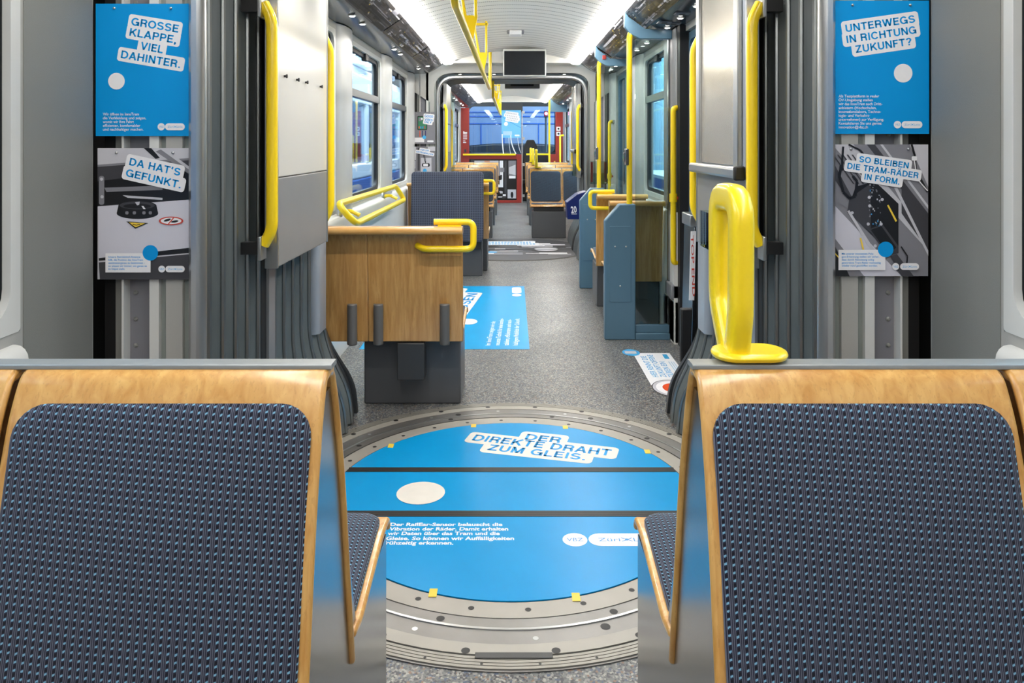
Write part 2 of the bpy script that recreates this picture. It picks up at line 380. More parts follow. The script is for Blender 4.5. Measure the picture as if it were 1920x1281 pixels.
GL = {
 'A': (0.84, [[(0.09, 0), (0.42, 0.99)], [(0.75, 0), (0.42, 0.99)], [(0.2, 0.31), (0.64, 0.31)]]),
 'B': (0.76, [[(_h+.04, 0), (_h+.04, 1)], [(_h, _t), (0.42, _t)]+arc(0.42, 0.745, 0.2, 0.17, 90, -90)[1:]+[(_h, 0.575-.0)], [(_h, 0.53), (0.45, 0.53)]+arc(0.45, 0.3075, 0.22, 0.2225, 90, -90)[1:]+[(_h, _h)]]),
 'C': (0.84, [arc(0.44, 0.5, 0.34, 0.425, 38, 322, 24)]),
 'D': (0.82, [[(_h+.04, 0), (_h+.04, 1)], [(_h, _t), (0.36, _t)]+arc(0.36, 0.5, 0.36, 0.415, 90, -90, 16)[1:]+[(_h, _h)]]),
 'E': (0.7, [[(_h+.04, 0), (_h+.04, 1)], [(_h, _t), (0.66, _t)], [(_h, 0.52), (0.6, 0.52)], [(_h, _h), (0.67, _h)]]),
 'F': (0.64, [[(_h+.04, 0), (_h+.04, 1)], [(_h, _t), (0.62, _t)], [(_h, 0.5), (0.55, 0.5)]]),
 'G': (0.88, [arc(0.44, 0.5, 0.34, 0.425, 40, 330, 24), [(0.48, 0.45), (0.84, 0.45)], [(0.77, 0.5), (0.77, 0.0)]]),
 'H': (0.8, [[(_h+.04, 0), (_h+.04, 1)], [(0.675, 0), (0.675, 1)], [(_h, 0.52), (0.7, 0.52)]]),
 'I': (0.3, [[(0.15, 0), (0.15, 1)]]),
 'K': (0.8, [[(_h+.04, 0), (_h+.04, 1)], [(0.12, 0.33), (0.70, 1.0)], [(0.33, 0.6), (0.72, 0.0)]]),
 'L': (0.64, [[(_h+.04, 0), (_h+.04, 1)], [(_h, _h), (0.62, _h)]]),
 'M': (0.94, [[(_h+.04, 0), (_h+.04, 1)], [(0.815, 0), (0.815, 1)], [(0.15, 1), (0.47, 0.04)], [(0.79, 1), (0.47, 0.04)]]),
 'N': (0.8, [[(_h+.04, 0), (_h+.04, 1)], [(0.675, 0), (0.675, 1)], [(0.13, 0.97), (0.67, 0.03)]]),
 'O': (0.88, [arc(0.44, 0.5, 0.345, 0.425, 0, 360, 28)]),
 'P': (0.72, [[(_h+.04, 0), (_h+.04, 1)], [(_h, _t), (0.42, _t)]+arc(0.42, 0.69, 0.21, 0.225, 90, -90)[1:]+[(_h, 0.465)]]),
 'R': (0.78, [[(_h+.04, 0), (_h+.04, 1)], [(_h, _t), (0.44, _t)]+arc(0.44, 0.70, 0.21, 0.215, 90, -90)[1:]+[(_h, 0.485)], [(0.45, 0.49), (0.62, 0.36), (0.65, 0.0)]]),
 'S': (0.76, [arc(0.38, 0.715, 0.255, 0.21, 15, 240, 16)+[(0.40, 0.5)]+arc(0.38, 0.285, 0.275, 0.21, 60, -165, 16)]),
 'T': (0.72, [[(0.02, _t), (0.70, _t)], [(0.36, 0), (0.36, 1)]]),
 'U': (0.8, [[(_h+.04, 1), (_h+.04, 0.36)]+arc(0.4, 0.36, 0.275, 0.285, 180, 360, 14)[1:]+[(0.675, 1)]]),
 'V': (0.8, [[(0.08, 1), (0.40, 0.02)], [(0.72, 1), (0.40, 0.02)]]),
 'W': (1.12, [[(0.08, 1), (0.32, 0.02)], [(0.56, 0.97), (0.32, 0.02)], [(0.56, 0.97), (0.80, 0.02)], [(1.04, 1), (0.80, 0.02)]]),
 'Z': (0.74, [[(0.05, _t), (0.68, _t)], [(0.62, 0.94), (0.12, 0.06)], [(0.04, _h), (0.70, _h)]]),
 '.': (0.32, [[(0.06, _h), (0.25, _h)]]), ',': (0.32, [[(0.06, _h), (0.25, _h)], [(0.2, 0.08), (0.1, -0.16)]]),
 "'": (0.3, [[(0.15, 1), (0.11, 0.66)]]), '-': (0.46, [[(0.06, 0.36), (0.4, 0.36)]]), ' ': (0.34, []),
 '?': (0.7, [arc(0.35, 0.72, 0.22, 0.2, 170, -50, 14)+[(0.35, 0.36), (0.35, 0.27)], [(0.255, _h), (0.445, _h)]]),
}
GL['Y'] = (0.78, [[(0.08, 1), (0.39, 0.42)], [(0.70, 1), (0.39, 0.42)], [(0.39, 0.45), (0.39, 0)]])
GL['X'] = (0.8, [[(0.09, 1), (0.71, 0)], [(0.71, 1), (0.09, 0)]])
GL['Ä'] = (GL['A'][0], GL['A'][1]+[[(0.2, 1.16), (0.36, 1.16)], [(0.48, 1.16), (0.64, 1.16)]])
GL['Ü'] = (GL['U'][0], GL['U'][1]+[[(0.19, 1.16), (0.35, 1.16)], [(0.45, 1.16), (0.61, 1.16)]])
def stroke_poly(p, wd):
    n = len(p); L, Rr = [], []
    closed = n > 3 and math.hypot(p[0][0]-p[-1][0], p[0][1]-p[-1][1]) < 1e-6
    for i in range(n):
        a = p[i-1] if i else (p[-2] if closed else None); c = p[i+1] if i < n-1 else (p[1] if closed else None)
        d1 = None if a is None else (p[i][0]-a[0], p[i][1]-a[1]); d2 = None if c is None else (c[0]-p[i][0], c[1]-p[i][1])
        def nrm(d): l = math.hypot(*d) or 1; return (-d[1]/l, d[0]/l)
        if d1 is None: m = nrm(d2); f = 1
        elif d2 is None: m = nrm(d1); f = 1
        else:
            n1, n2 = nrm(d1), nrm(d2); m = (n1[0]+n2[0], n1[1]+n2[1]); l = math.hypot(*m) or 1; m = (m[0]/l, m[1]/l)
            f = 1/max(0.5, m[0]*n1[0]+m[1]*n1[1])
        L.append((p[i][0]+m[0]*wd/2*f, p[i][1]+m[1]*wd/2*f)); Rr.append((p[i][0]-m[0]*wd/2*f, p[i][1]-m[1]*wd/2*f))
    return [(L[i], L[i+1], Rr[i+1], Rr[i]) for i in range(n-1)]
class Art:
    """flat print in a frame: origin, U and V directions, scale k per unit, layers stacked along N"""
    def __init__(self, org, U, V, k=1.0, eps=0.00025, o0=(0, 0), flip=False):
        self.b = B(); self.org = Vector(org); self.U = Vector(U); self.V = Vector(V); self.N = self.U.cross(self.V)
        self.k = k; self.eps = eps; self.o0 = o0; self.fl = -1 if flip else 1; self.mats = []; self.lay = 1
    def P(self, x, y):
        u = (x-self.o0[0])*self.k; v = (y-self.o0[1])*self.k*self.fl
        return self.org+self.U*u+self.V*v+self.N*(self.eps*self.lay)
    def mi(self, m):
        if m not in self.mats: self.mats.append(m)
        return self.mats.index(m)
    def poly(self, pts, m, bump=True):
        self.b.face([self.b.bm.verts.new(self.P(*p)) for p in pts], self.mi(m))
        if bump: self.lay += 1
    def rect(self, x0, y0, x1, y1, m, bump=True): self.poly([(x0, y0), (x1, y0), (x1, y1), (x0, y1)], m, bump)
    def rr(self, x0, y0, x1, y1, r, m): self.poly(rrect((x0+x1)/2, (y0+y1)/2, abs(x1-x0), abs(y1-y0), r), m)
    def ell(self, cx, cy, a, b, m, n=28, rot=0):
        c, s = math.cos(rot), math.sin(rot)
        self.poly([(cx+a*math.cos(2*PI*i/n)*c-b*math.sin(2*PI*i/n)*s, cy+a*math.cos(2*PI*i/n)*s+b*math.sin(2*PI*i/n)*c) for i in range(n)], m)
    def line(self, pts, wd, m, bump=True):
        for a, b in zip(pts, pts[1:]):
            dx, dy = b[0]-a[0], b[1]-a[1]; L = math.hypot(dx, dy) or 1; nx, ny = -dy/L*wd/2, dx/L*wd/2
            self.poly([(a[0]+nx, a[1]+ny), (b[0]+nx, b[1]+ny), (b[0]-nx, b[1]-ny), (a[0]-nx, a[1]-ny)], m, False)
        if bump: self.lay += 1
    def text(self, s, a, b, cap, m, off=0.022, bump=True):
        v, f = text_polys(s, off)
        if not v: return
        if _capH[0] is None:
            hv, _ = text_polys('H'); _capH[0] = max(p[1] for p in hv)
        x0 = min(p[0] for p in v); x1 = max(p[0] for p in v)
        dx, dy = b[0]-a[0], b[1]-a[1]; L = math.hypot(dx, dy); ex, ey = dx/L, dy/L
        nx, ny = (-ey, ex) if self.fl > 0 else (ey, -ex)
        sx, sy = L/(x1-x0), cap/_capH[0]
        V = [self.b.bm.verts.new(self.P(a[0]+ex*(x-x0)*sx+nx*y*sy, a[1]+ey*(x-x0)*sx+ny*y*sy)) for x, y in v]
        i = self.mi(m)
        for q in f: self.b.face([V[j] for j in q], i)
        if bump: self.lay += 1
    def caps(self, s, a, b, cap, m):
        """heavy sans capitals drawn with even strokes between two baseline points"""
        tot = sum(GL[c][0]+0.06 for c in s)-0.06
        dx, dy = b[0]-a[0], b[1]-a[1]; L = math.hypot(dx, dy); ex, ey = dx/L, dy/L
        nx, ny = (-ey, ex) if self.fl > 0 else (ey, -ex)
        sx = L/tot; x = 0
        for c in s:
            for pl in GL[c][1]:
                for q in stroke_poly(pl, ST): self.poly([(a[0]+ex*(x+u)*sx+nx*v*cap, a[1]+ey*(x+u)*sx+ny*v*cap) for u, v in q], m, False)
            x += GL[c][0]+0.06
        self.lay += 1
    def patch(self, a, b, cap, pad, m):
        dx, dy = b[0]-a[0], b[1]-a[1]; L = math.hypot(dx, dy); ex, ey = dx/L, dy/L
        nx, ny = (-ey, ex) if self.fl > 0 else (ey, -ex)
        pts = rrect(L/2, cap/2, L+2*pad, cap+2*pad, pad*0.9)
        self.poly([(a[0]+ex*x+nx*y, a[1]+ey*x+ny*y) for x, y in pts], m)
    def headline(self, lines, pad, mb='white', mt='blue'):
        for s, a, b, cap in lines: self.patch(a, b, cap, pad, mb)
        for s, a, b, cap in lines: self.caps(s, a, b, cap, mt)
    def block(self, lines, x, ys, ws, cap, m):
        for s, y, wd in zip(lines, ys, ws): self.text(s, (x, y), (x+wd, y), cap, m, 0.012, False)
        self.lay += 1
    def logo(self, cx, cy, r, x0, x1, mt='lblue'):
        """round mark and pill mark; cy is the centre"""
        f = self.fl
        self.ell(cx, cy, r, r, 'white'); self.rr(x0, cy-r*0.95, x1, cy+r*0.95, r*0.95, 'white')
        c = r*0.52; y = cy-f*c/2
        self.text('VBZ', (cx-r*0.66, y), (cx+r*0.66, y), c, mt, 0, False)
        wd = x1-x0
        self.text('Züri', (x0+wd*0.13, y), (x0+wd*0.42, y), c, mt, 0, False)
        self.text('Linie', (x0+wd*0.60, y), (x0+wd*0.88, y), c, mt, 0, False)
        self.lay += 1
        for k in (-1, 1):
            self.line([(x0+wd*0.44, cy+k*c*0.5), (x0+wd*0.51, cy+k*c*0.1), (x0+wd*0.58, cy-k*c*0.5)], c*0.16, mt, False)
        self.lay += 1
        self.ell(x0+wd*0.51, cy, c*0.3, c*0.3, mt)
    def build(self, name, parent, label=None):
        o = self.b.build(name, self.mats, parent, smooth=0, recalc=False)
        if label: o['label'] = label
        return o

# ------------------------------------------------------------------ setting: floor, walls, ceilings
XW = 1.15
YA, Y1a, Y1b, Y2a, Y2b, YE = -2.6, 2.05, 3.72, 8.65, 10.32, 18.5
b = B(); b.box(-1.25, 1.25, YA, YE, -0.12, 0); struct(b.build('floor', 'floor', smooth=0))

def wall(side, y0, y1, wins, doors, name, ledge_end=None):
    s = -1 if side == 'left' else 1
    b = B()
    def bx(xa, xb, *r): b.box(min(s*xa, s*xb), max(s*xa, s*xb), *r)
    solid = sorted([(a, c, 'w') for a, c in wins]+[(a, c, 'd') for a, c in doors])
    bx(XW, 1.23, y0, y1, 2.09, 2.3)
    cur = y0
    for a, c, k in solid+[(y1, y1, 'e')]:
        if a > cur+1e-4:
            bx(XW, 1.23, cur, a, 0, 2.09)
            m = (cur+a)/2; hw = (a-cur)/2
            if 0.2 < 2*hw < 0.75 and not ledge_end:           # rounded pilaster over the pier
                pts = [(s*(XW+0.005), m-hw*0.96), (s*(XW+0.005), m+hw*0.96)]
                arc = [(s*(XW+0.005-0.05*math.sin(PI*i/8)), m+hw*0.96*math.cos(PI*i/8)) for i in range(9)]
                b.prism(arc, 'z', 0.86, 2.13, 2)
        if k == 'w': bx(XW, 1.23, a, c, 0, 0.91)
        cur = c
    # wainscot with a rounded ledge
    cur = y0; ye = ledge_end or y1; k_ = 0.028 if ledge_end else 0.0
    for a, c in [(d[0], d[1]) for d in sorted(doors)]+[(ye, ye)]:
        if a > cur+0.01:
            pts = [(s*1.16, 0), (s*(1.085+k_), 0), (s*(1.085+k_), 0.85)]+[(s*(1.115+k_-0.03*math.cos(PI/2*i/4)), 0.85+0.035*math.sin(PI/2*i/4)) for i in range(5)]+[(s*1.16, 0.885)]
            b.prism(pts, 'y', cur, a, 1)
        cur = c
    return struct(b.build(name, ['wall', 'wall_white', 'pillar'], None))
win_no = [0]
def window(s, y0, y1, split=True, half=False):
    win_no[0] += 1
    z0, z1 = 0.91, 2.09; cy, cz = (y0+y1)/2, (z0+z1)/2; W_, H_ = y1-y0, z1-z0
    root = bpy.data.objects.new('window_%d' % win_no[0], None); COL.objects.link(root); root.location = (s*XW, cy, z0)
    struct(root)
    b = B(); x = lambda v: s*v
    b.ring(rrect(cy, cz, W_-0.002, H_-0.002, 0.01), rrect(cy, cz, W_-0.07, H_-0.07, 0.07), 'x', x(1.148), x(1.168)); b.build('inner_frame', 'wall_white', root)
    b = B(); b.ring(rrect(cy, cz, W_-0.06, H_-0.06, 0.06), rrect(cy, cz, W_-0.15, H_-0.13, 0.08), 'x', x(1.17), x(1.2)); b.build('seal', 'black', root)
    b = B(); b.prism(rrect(cy, cz, W_-0.1, H_-0.1, 0.06), 'x', x(1.183), x(1.188)); b.build('pane', 'glass', root)
    if split:
        b = B(); b.prism(rrect(cy, 0, W_-0.07, 0.055, 0.015), 'x', x(1.155), x(1.2))
        bmesh.ops.translate(b.bm, verts=b.bm.verts, vec=(0, 0, 1.72)); b.build('transom', 'transom', root)
        b = B(); b.box(min(x(1.15), x(1.19)), max(x(1.15), x(1.19)), cy-0.04, cy+0.06, z1-0.09, z1-0.03); b.build('latch', 'black', root, bevel=0.006)
    return root
door_no = [0]
def door(s, y0, y1, mat_leaf='glass_dark'):
    door_no[0] += 1
    root = bpy.data.objects.new('door_%d' % door_no[0], None); COL.objects.link(root); root.location = (s*XW, (y0+y1)/2, 0); struct(root)
    for a, c in ((y0, (y0+y1)/2), ((y0+y1)/2, y1)):
        m = (a+c)/2
        b = B(); b.ring(rrect(m, 1.05, c-a-0.01, 2.06, 0.02), rrect(m, 1.1, c-a-0.14, 1.86, 0.06), 'x', s*1.17, s*1.21); b.build('leaf_frame', 'bluegrey', root)
        b = B(); b.prism(rrect(m, 1.1, c-a-0.12, 1.88, 0.06), 'x', s*1.186, s*1.192); b.build('pane', mat_leaf, root)
    return root
def ceiling(y0, y1, name, plain=False):
    b = B(); n = 14; prof = []
    for i in range(n+1):
        x = -0.66+1.32*i/n; prof.append((x, 2.275+0.105*(1-(x/0.66)**2)))
    low = [(p[0], p[1]) for p in prof]; up = [(0.66, 2.6), (-0.66, 2.6)]
    b.prism(low+up, 'y', y0, y1)
    o = struct(b.build(name, 'ceiling_plain' if plain else 'ceiling', None)); return o
def coving(s, y0, y1, name):
    b = B(); pts = fillet([(s*0.76, 0, 2.262), (s*0.95, 0, 2.135), (s*1.16, 0, 2.135)], 0.09, 6)
    P = [(p.x, p.z) for p in pts]+[(s*1.16, 2.5), (s*0.76, 2.5)]
    b.prism(P, 'y', y0, y1)
    return struct(b.build(name, 'coving_flat', None))
def strip(s, y0, y1, label, m='strip'):
    t = thing('ceiling_light', label, 'light', (s*0.705, (y0+y1)/2, 2.26), 'long ceiling light strips')
    b = B(); b.prism([(s*0.655, 2.282), (s*0.662, 2.245), (s*0.69, 2.232), (s*0.75, 2.228), (s*0.764, 2.235), (s*0.764, 2.272), (s*0.662, 2.29)], 'y', y0, y1); b.build('diffuser', m, t, smooth=0)
    b = B(); b.prism([(s*0.656, 2.288), (s*0.76, 2.275), (s*0.76, 2.33), (s*0.656, 2.33)], 'y', y0, y1); b.build('housing', 'alu', t, smooth=0)

winsA = [(-1.9, -0.3), (-0.05, 1.745)]
winsL = [(3.78, 4.86), (5.31, 6.55), (7.06, 8.2)]
winsR = [(5.46, 6.5)]; doorsR = [(3.85, 5.0), (7.05, 8.25)]
winsE = [(10.6, 12.2), (12.6, 14.2), (14.6, 16.2)]
wall('left', YA, 2.05, winsA, [], 'wall_left', 1.72); wall('right', YA, 2.05, winsA, [], 'wall_right', 1.72)
wall('left', Y1b, Y2a, winsL, [], 'wall_left'); wall('right', Y1b, Y2a, winsR, doorsR, 'wall_right')
wall('left', Y2b, YE, winsE, [], 'wall_left'); wall('right', Y2b, YE, winsE, [], 'wall_right')
b = B(); b.box(-1.23, 1.23, YA-0.06, YA, 0, 2.5); struct(b.build('wall_back', 'wall', None))
for a, c in winsA: window(-1, a, c); window(1, a, c)
for a, c in winsL: window(-1, a, c)
for a, c in winsR: window(1, a, c)
for a, c in winsE: window(-1, a, c); window(1, a, c)
for a, c in doorsR: door(1, a, c)
for k, (a, c, nm) in enumerate(((YA, 2.0, 'the camera section'), (3.78, 8.4, 'the middle section'), (10.4, 16.4, 'the far section'))):
    ceiling(a, c, 'ceiling', plain=(k == 2))
    for s, sd in ((-1, 'window side'), (1, 'door side')):
        coving(s, a-0.05, c+0.1, 'trim_%d' % (1+2*k+(s > 0)))
        strip(s, a, c, 'long glowing light strip along the ceiling edge of %s, %s' % (nm, sd), 'strip_dim' if k == 0 else 'strip')

# bulkheads over the portals
def bulkhead(y, name):
    b = B(); n = 14
    low = [(-0.76, 2.25), (0.76, 2.25)]; up = [(0.66-1.32*i/n, 2.272+0.105*(1-((0.66-1.32*i/n)/0.66)**2)+0.02) for i in range(n+1)]
    b.prism(low+[(0.76, 2.28)]+up+[(-0.76, 2.28)], 'y', y, y+0.25)
    struct(b.build(name, 'ceiling_plain', None))
bulkhead(8.4, 'trim_7'); bulkhead(16.4, 'trim_8')

# ------------------------------------------------------------------ articulations
HX, HZ = 0.905, 2.16
def arch(inset=0.0, y=0, n=8, hem=0.0):
    """open arch path from the floor on one side over the top to the other, with the hem curving inwards at the bottom"""
    hx, hz = HX-inset, HZ-inset
    left = fillet([(-0.765-hem, 0, 0.012), (-0.78-hem, 0, 0.16), (-hx, 0, 0.42), (-hx, 0, 1.6), (-hx, 0, hz-0.0), (0, 0, hz)], 0.22, n)
    pts = left[:-1]+[Vector((0, 0, hz))]+[Vector((-p.x, 0, p.z)) for p in reversed(left[:-1])]
    return [Vector((p.x, y, p.z)) for p in pts]
def portal(y, d, name):
    """end wall of a carriage with the arched opening; d=+1: carriage lies before it"""
    b = B()
    pts = [(p.x, p.z) for p in arch(0.0 if d > 0 else -0.04)]
    out = []
    for (x, z) in pts:
        if abs(x) > HX*0.97 or z < 1.5: out.append((math.copysign(0.885 if d > 0 else 1.22, x), max(0, min(z, 2.4))))
        else: out.append((x*1.45 if abs(x) > 0.5 else x, 2.45))
    # plain plate: side strips plus lintel built from quads between the arch and an outer outline
    f0 = [b.bm.verts.new((x, y, z)) for x, z in pts]; f1 = [b.bm.verts.new((x, y+0.03, z)) for x, z in pts]
    outl = []
    for x, z in pts:
        if z < 1.9: outl.append((math.copysign(0.95, x), z))
        else:
            ang = (z-1.9)/(HZ-1.9)
            outl.append((max(-1.2, min(1.2, x*1.0)) if abs(x) < 0.6 else math.copysign(1.2, x) if ang < 0.75 else x*1.35, 1.9 if ang < 0.02 else 2.45 if ang > 0.75 else 1.9+0.55*ang))
    g0 = [b.bm.verts.new((x, y, z)) for x, z in outl]; g1 = [b.bm.verts.new((x, y+0.03, z)) for x, z in outl]
    for i in range(len(pts)-1):
        b.face([f0[i], f0[i+1], g0[i+1], g0[i]]); b.face([f1[i], f1[i+1], g1[i+1], g1[i]]); b.face([f0[i], f0[i+1], f1[i+1], f1[i]])
    o = struct(b.build(name, 'wall' if d > 0 else 'dark_hoop', None, smooth=30))
    if d < 0: return
    b = B(); sec = [(0.022*math.cos(2*PI*k/10), 0.03*math.sin(2*PI*k/10)) for k in range(10)]
    b.sweep(arch(0.048 if d > 0 else -0.06, y-0.012 if d > 0 else y+0.04), sec, up=(0, 1, 0)); struct(b.build('trim_portal', 'alu', None))
def side_frame(s, y, nm):
    """riveted frame strip beside the opening, left bare where the cladding was taken off"""
    k = 2.05/1400; X = lambda px: s*(960-px)*k
    b = B()
    def bx(p0, p1, ya, yb, mi, z0=0.0, z1=2.2):
        b.box(min(X(p0), X(p1)), max(X(p0), X(p1)), y+ya, y+yb, z0, z1, mi)
    bx(178, 206, 0.05, 0.06, 1); bx(206, 230, 0.03, 0.05, 2); bx(228, 232, 0.0, 0.05, 3); bx(232, 273, 0.035, 0.05, 4)
    bx(273, 280, 0.02, 0.05, 1); bx(280, 298, 0.0, 0.05, 3); bx(298, 358, 0.015, 0.05, 5); bx(358, 366, 0.04, 0.05, 1)
    for i in range(26):
        b.lathe([(0.0065, 0), (0.0065, -0.003), (0.003, -0.007)], (X(243), y+0.036, 0.05+0.0735*i), 10, 'y', 2)
    return struct(b.build(nm, ['wall', 'black', 'panel_grey', 'wall_white', 'g2', 'frame_green'], None))
M['frame_green'] = mat('primer_grey_green', srgb(140, 148, 144), 0.45)
trimno = [20]
def bellows(s, y0, y1, n, label):
    b = B(); path = [p for p in arch(0.0) if p.x <= 1e-6]
    L = [0]
    for p, q in zip(path, path[1:]): L.append(L[-1]+(q-p).length)
    cols = []; m = n*10
    for j in range(m+1):
        f = j/m; u = f*n; y = y0+(y1-y0)*f
        ph = (u % 1)
        off = 0.045*(0.5-0.5*math.cos(2*PI*ph))**0.7    # outward valley between the beads
        col = []
        for i, p in enumerate(path):
            a = path[max(i-1, 0)]; c = path[min(i+1, len(path)-1)]; d = (c-a).normalized()
            nrm = Vector((-d.z, 0, d.x))                     # outward on the negative side
            q = p+nrm*off; col.append(b.bm.verts.new((-s*q.x if s > 0 else q.x, y, max(q.z, 0.001))))
        cols.append(col)
    for j in range(m):
        for i in range(len(path)-1):
            f = b.face([cols[j][i], cols[j+1][i], cols[j+1][i+1], cols[j][i+1]])
            if f:
                for lp, (jj, ii) in zip(f.loops, ((j, i), (j+1, i), (j+1, i+1), (j, i+1))): lp[b.uv].uv = (jj/m*n, L[ii])
    t = thing('gangway_bellows', label, 'bellows', (s*HX, (y0+y1)/2, 0), 'folded gangway bellows')
    b.build('folded_cloth', 'bellows', t, smooth=60, recalc=False)
    for j in range(n+1):
        bb = B(); y = y0+(y1-y0)*j/n
        bb.tube([Vector((-s*p.x if s > 0 else p.x, y, p.z)) for p in path], 0.009, 8, up=(0, 1, 0)); bb.build('bead', 'bellows_bead', t)
def yellow_bar(name, pts, w_, h_, label, group, up, extra=None, r=0.06):
    t = thing(name, label, 'handle', pts[0], group)
    b = B(); b.sweep(fillet(pts, r, 6), rrect(0, 0, w_, h_, min(w_, h_)*0.42, 3), up); b.build('grip_bar', 'yellow', t)
    for p in (pts[0], pts[-1]):
        b = B(); x, y, z = p; sx = 1 if x > 0 else -1
        b.box(min(x, x+sx*0.012), max(x, x+sx*0.012), y-0.03, y+0.03, z-0.05, z+0.03); b.build('mounting_plate', 'alu', t, bevel=0.003)
        b = B(); b.box(min(x+sx*0.012, x+sx*0.07), max(x+sx*0.012, x+sx*0.07), y-0.02, y+0.02, z-0.03, z+0.01); b.build('standoff', 'black', t)
    return t
ART = (('by the hall posters', 'near gangway'), ('behind the wheelchair pad', 'far gangway'))
def articulation(dy, idx):
    nm = ('near gangway', 'far gangway')[idx]; yc = 2.884+dy
    portal(2.05+dy, 1, 'trim_%d' % (10+idx*2)); portal(3.69+dy, -1, 'trim_%d' % (11+idx*2))
    for s in (-1, 1):
        sd = 'window side' if s < 0 else 'door side'
        side_frame(s, 2.05+dy, 'trim_%d' % (30+idx*2+(s > 0)))
        bellows(s, 2.12+dy, 2.66+dy, 5, 'grey folded bellows wall of the %s, %s, half towards the camera' % (nm, sd))
        bellows(s, 2.84+dy, 3.57+dy, 6, 'grey folded bellows wall of the %s, %s, half away from the camera' % (nm, sd))
        # centre hoop: dark gap post plus clad panel
        t = thing('hoop_cladding', '%s panel in the %s, %s' % (('white over grey metal', 'silver framed board over grey metal')[s > 0], nm, sd), 'panel', (s*0.82, yc, 0.92))
        x0, x1 = (0.80, 0.835)
        def bx(bb, xa, xb, ya, yb, za, zb): bb.box(min(s*xa, s*xb), max(s*xa, s*xb), ya+dy, yb+dy, za, zb)
        bb = B(); bx(bb, 0.803, 0.84, 2.56, 3.24, 0.922, 1.229); bb.build('lower_panel', 'panel_grey2', t, bevel=0.004)
        bb = B(); bx(bb, 0.803, 0.84, 2.56, 3.24, 1.231, 2.08); bb.build('upper_panel', ('gloss_white', 'panel_blue')[s > 0], t, bevel=0.004)
        bb = B(); bx(bb, 0.80, 0.845, 2.548, 2.562, 0.92, 2.08); bb.build('edge_profile', 'alu', t, bevel=0.003)
        bb = B(); bx(bb, 0.80, 0.845, 3.238, 3.25, 0.92, 2.08); bb.build('edge_profile', 'alu', t, bevel=0.003)
        if s < 0:
            for yy in (2.63, 2.78, 2.9, 3.12):
                bb = B(); bb.lathe([(0.004, 0.0), (0.004, 0.006), (0.007, 0.008), (0.007, 0.012)], (-0.803, yy+dy, 1.585), 8, 'x'); bb.build('hook', 'black', t)
        else:
            bb = B(); bx(bb, 0.796, 0.803, 2.66, 3.13, 1.27, 2.07); bb.build('display_sheet', 'frost', t)
            for ya, yb in ((2.6, 2.655), (3.135, 3.19)):
                bb = B(); bx(bb, 0.785, 0.803, ya, yb, 1.25, 2.08); bb.build('side_profile', 'alu', t, bevel=0.004)
            bb = B(); bx(bb, 0.765, 0.803, 2.58, 3.24, 1.225, 1.265); bb.build('clamp_bar', 'alu', t, bevel=0.01)
            bb = B(); bx(bb, 0.762, 0.80, 2.555, 2.58, 1.22, 1.27); bb.build('clamp_cap', 'black', t, bevel=0.006)
            bb = B(); bx(bb, 0.755, 0.76, 2.7, 3.0, 0.94, 1.08); bx(bb, 0.76, 0.80, 2.7, 2.704, 0.94, 1.08); bx(bb, 0.76, 0.80, 2.996, 3.0, 0.94, 1.08); bx(bb, 0.757, 0.80, 2.7, 3.0, 0.937, 0.942); bb.build('leaflet_holder', 'glass_clear', t)
        bb = B(); bx(bb, 0.885, 0.93, 2.72, 2.79, 0.012, 2.14); bb.build('hoop_post', 'door_grey', t)
        for k, yy in enumerate((2.49, 3.285)):
            xx = 0.855
            yellow_bar('hoop_handrail', [(s*0.828, yy+dy, 1.815), (s*0.80, yy+dy, 1.76), (s*0.80, yy+dy, 1.06), (s*0.828, yy+dy, 1.01)], 0.036, 0.04,
                       'tall yellow hand bar, %s, %s, %s edge of the hoop panel' % (nm, sd, ('near', 'far')[k]), 'yellow handles on the gangway hoops', (0, 1, 0), r=0.05)
        # column cover at the far end, curving out of the hem
        bb = B(); pts = [Vector((s*(HX+0.01), 3.50+dy, 0.47)), Vector((s*(HX+0.01), 3.50+dy, 2.1))]
        bb.sweep(pts, rrect(0, 0, 0.06, 0.16, 0.028, 4), (0, 1, 0)); struct(bb.build('trim_%d' % (40+idx*2+(s > 0)), 'pillar_blue', None))
        # dark floor hem
    bb = B(); bb.sweep(arch(-0.005, 2.75+dy), rrect(0, 0, 0.03, 0.16, 0.01, 2), (0, 1, 0)); struct(bb.build('trim_%d' % (50+idx), 'black', None))
    bb = B()
    for y, rr_ in ((3.65, 0.02),):
        bb.sweep(arch(-0.035, y+dy, hem=0.02), rrect(0, 0, rr_*1.2, rr_*2, 0.01, 3), (0, 1, 0))
    struct(bb.build('trim_%d' % (60+idx), 'dark_hoop', None))
    # outer shell so no daylight leaks through the joint
    bb = B(); bb.box(-1.25, -1.2, 2.05+dy, 3.72+dy, 0, 2.6); struct(bb.build('wall_left', 'black', None))
    bb = B(); bb.box(1.2, 1.25, 2.05+dy, 3.72+dy, 0, 2.6); struct(bb.build('wall_right', 'black', None))
    bb = B(); bb.box(-1.25, 1.25, 2.05+dy, 3.72+dy, 2.5, 2.6); struct(bb.build('ceiling', 'black', None))
M['panel_grey2'] = mat('panel_mid_grey', srgb(128, 129, 130), 0.4)
M['panel_blue'] = mat('panel_blue_grey', srgb(150, 158, 170), 0.4)
M['pillar_blue'] = mat('column_cover_grey', srgb(150, 158, 168), 0.3)
articulation(0.0, 0); articulation(6.6, 1)
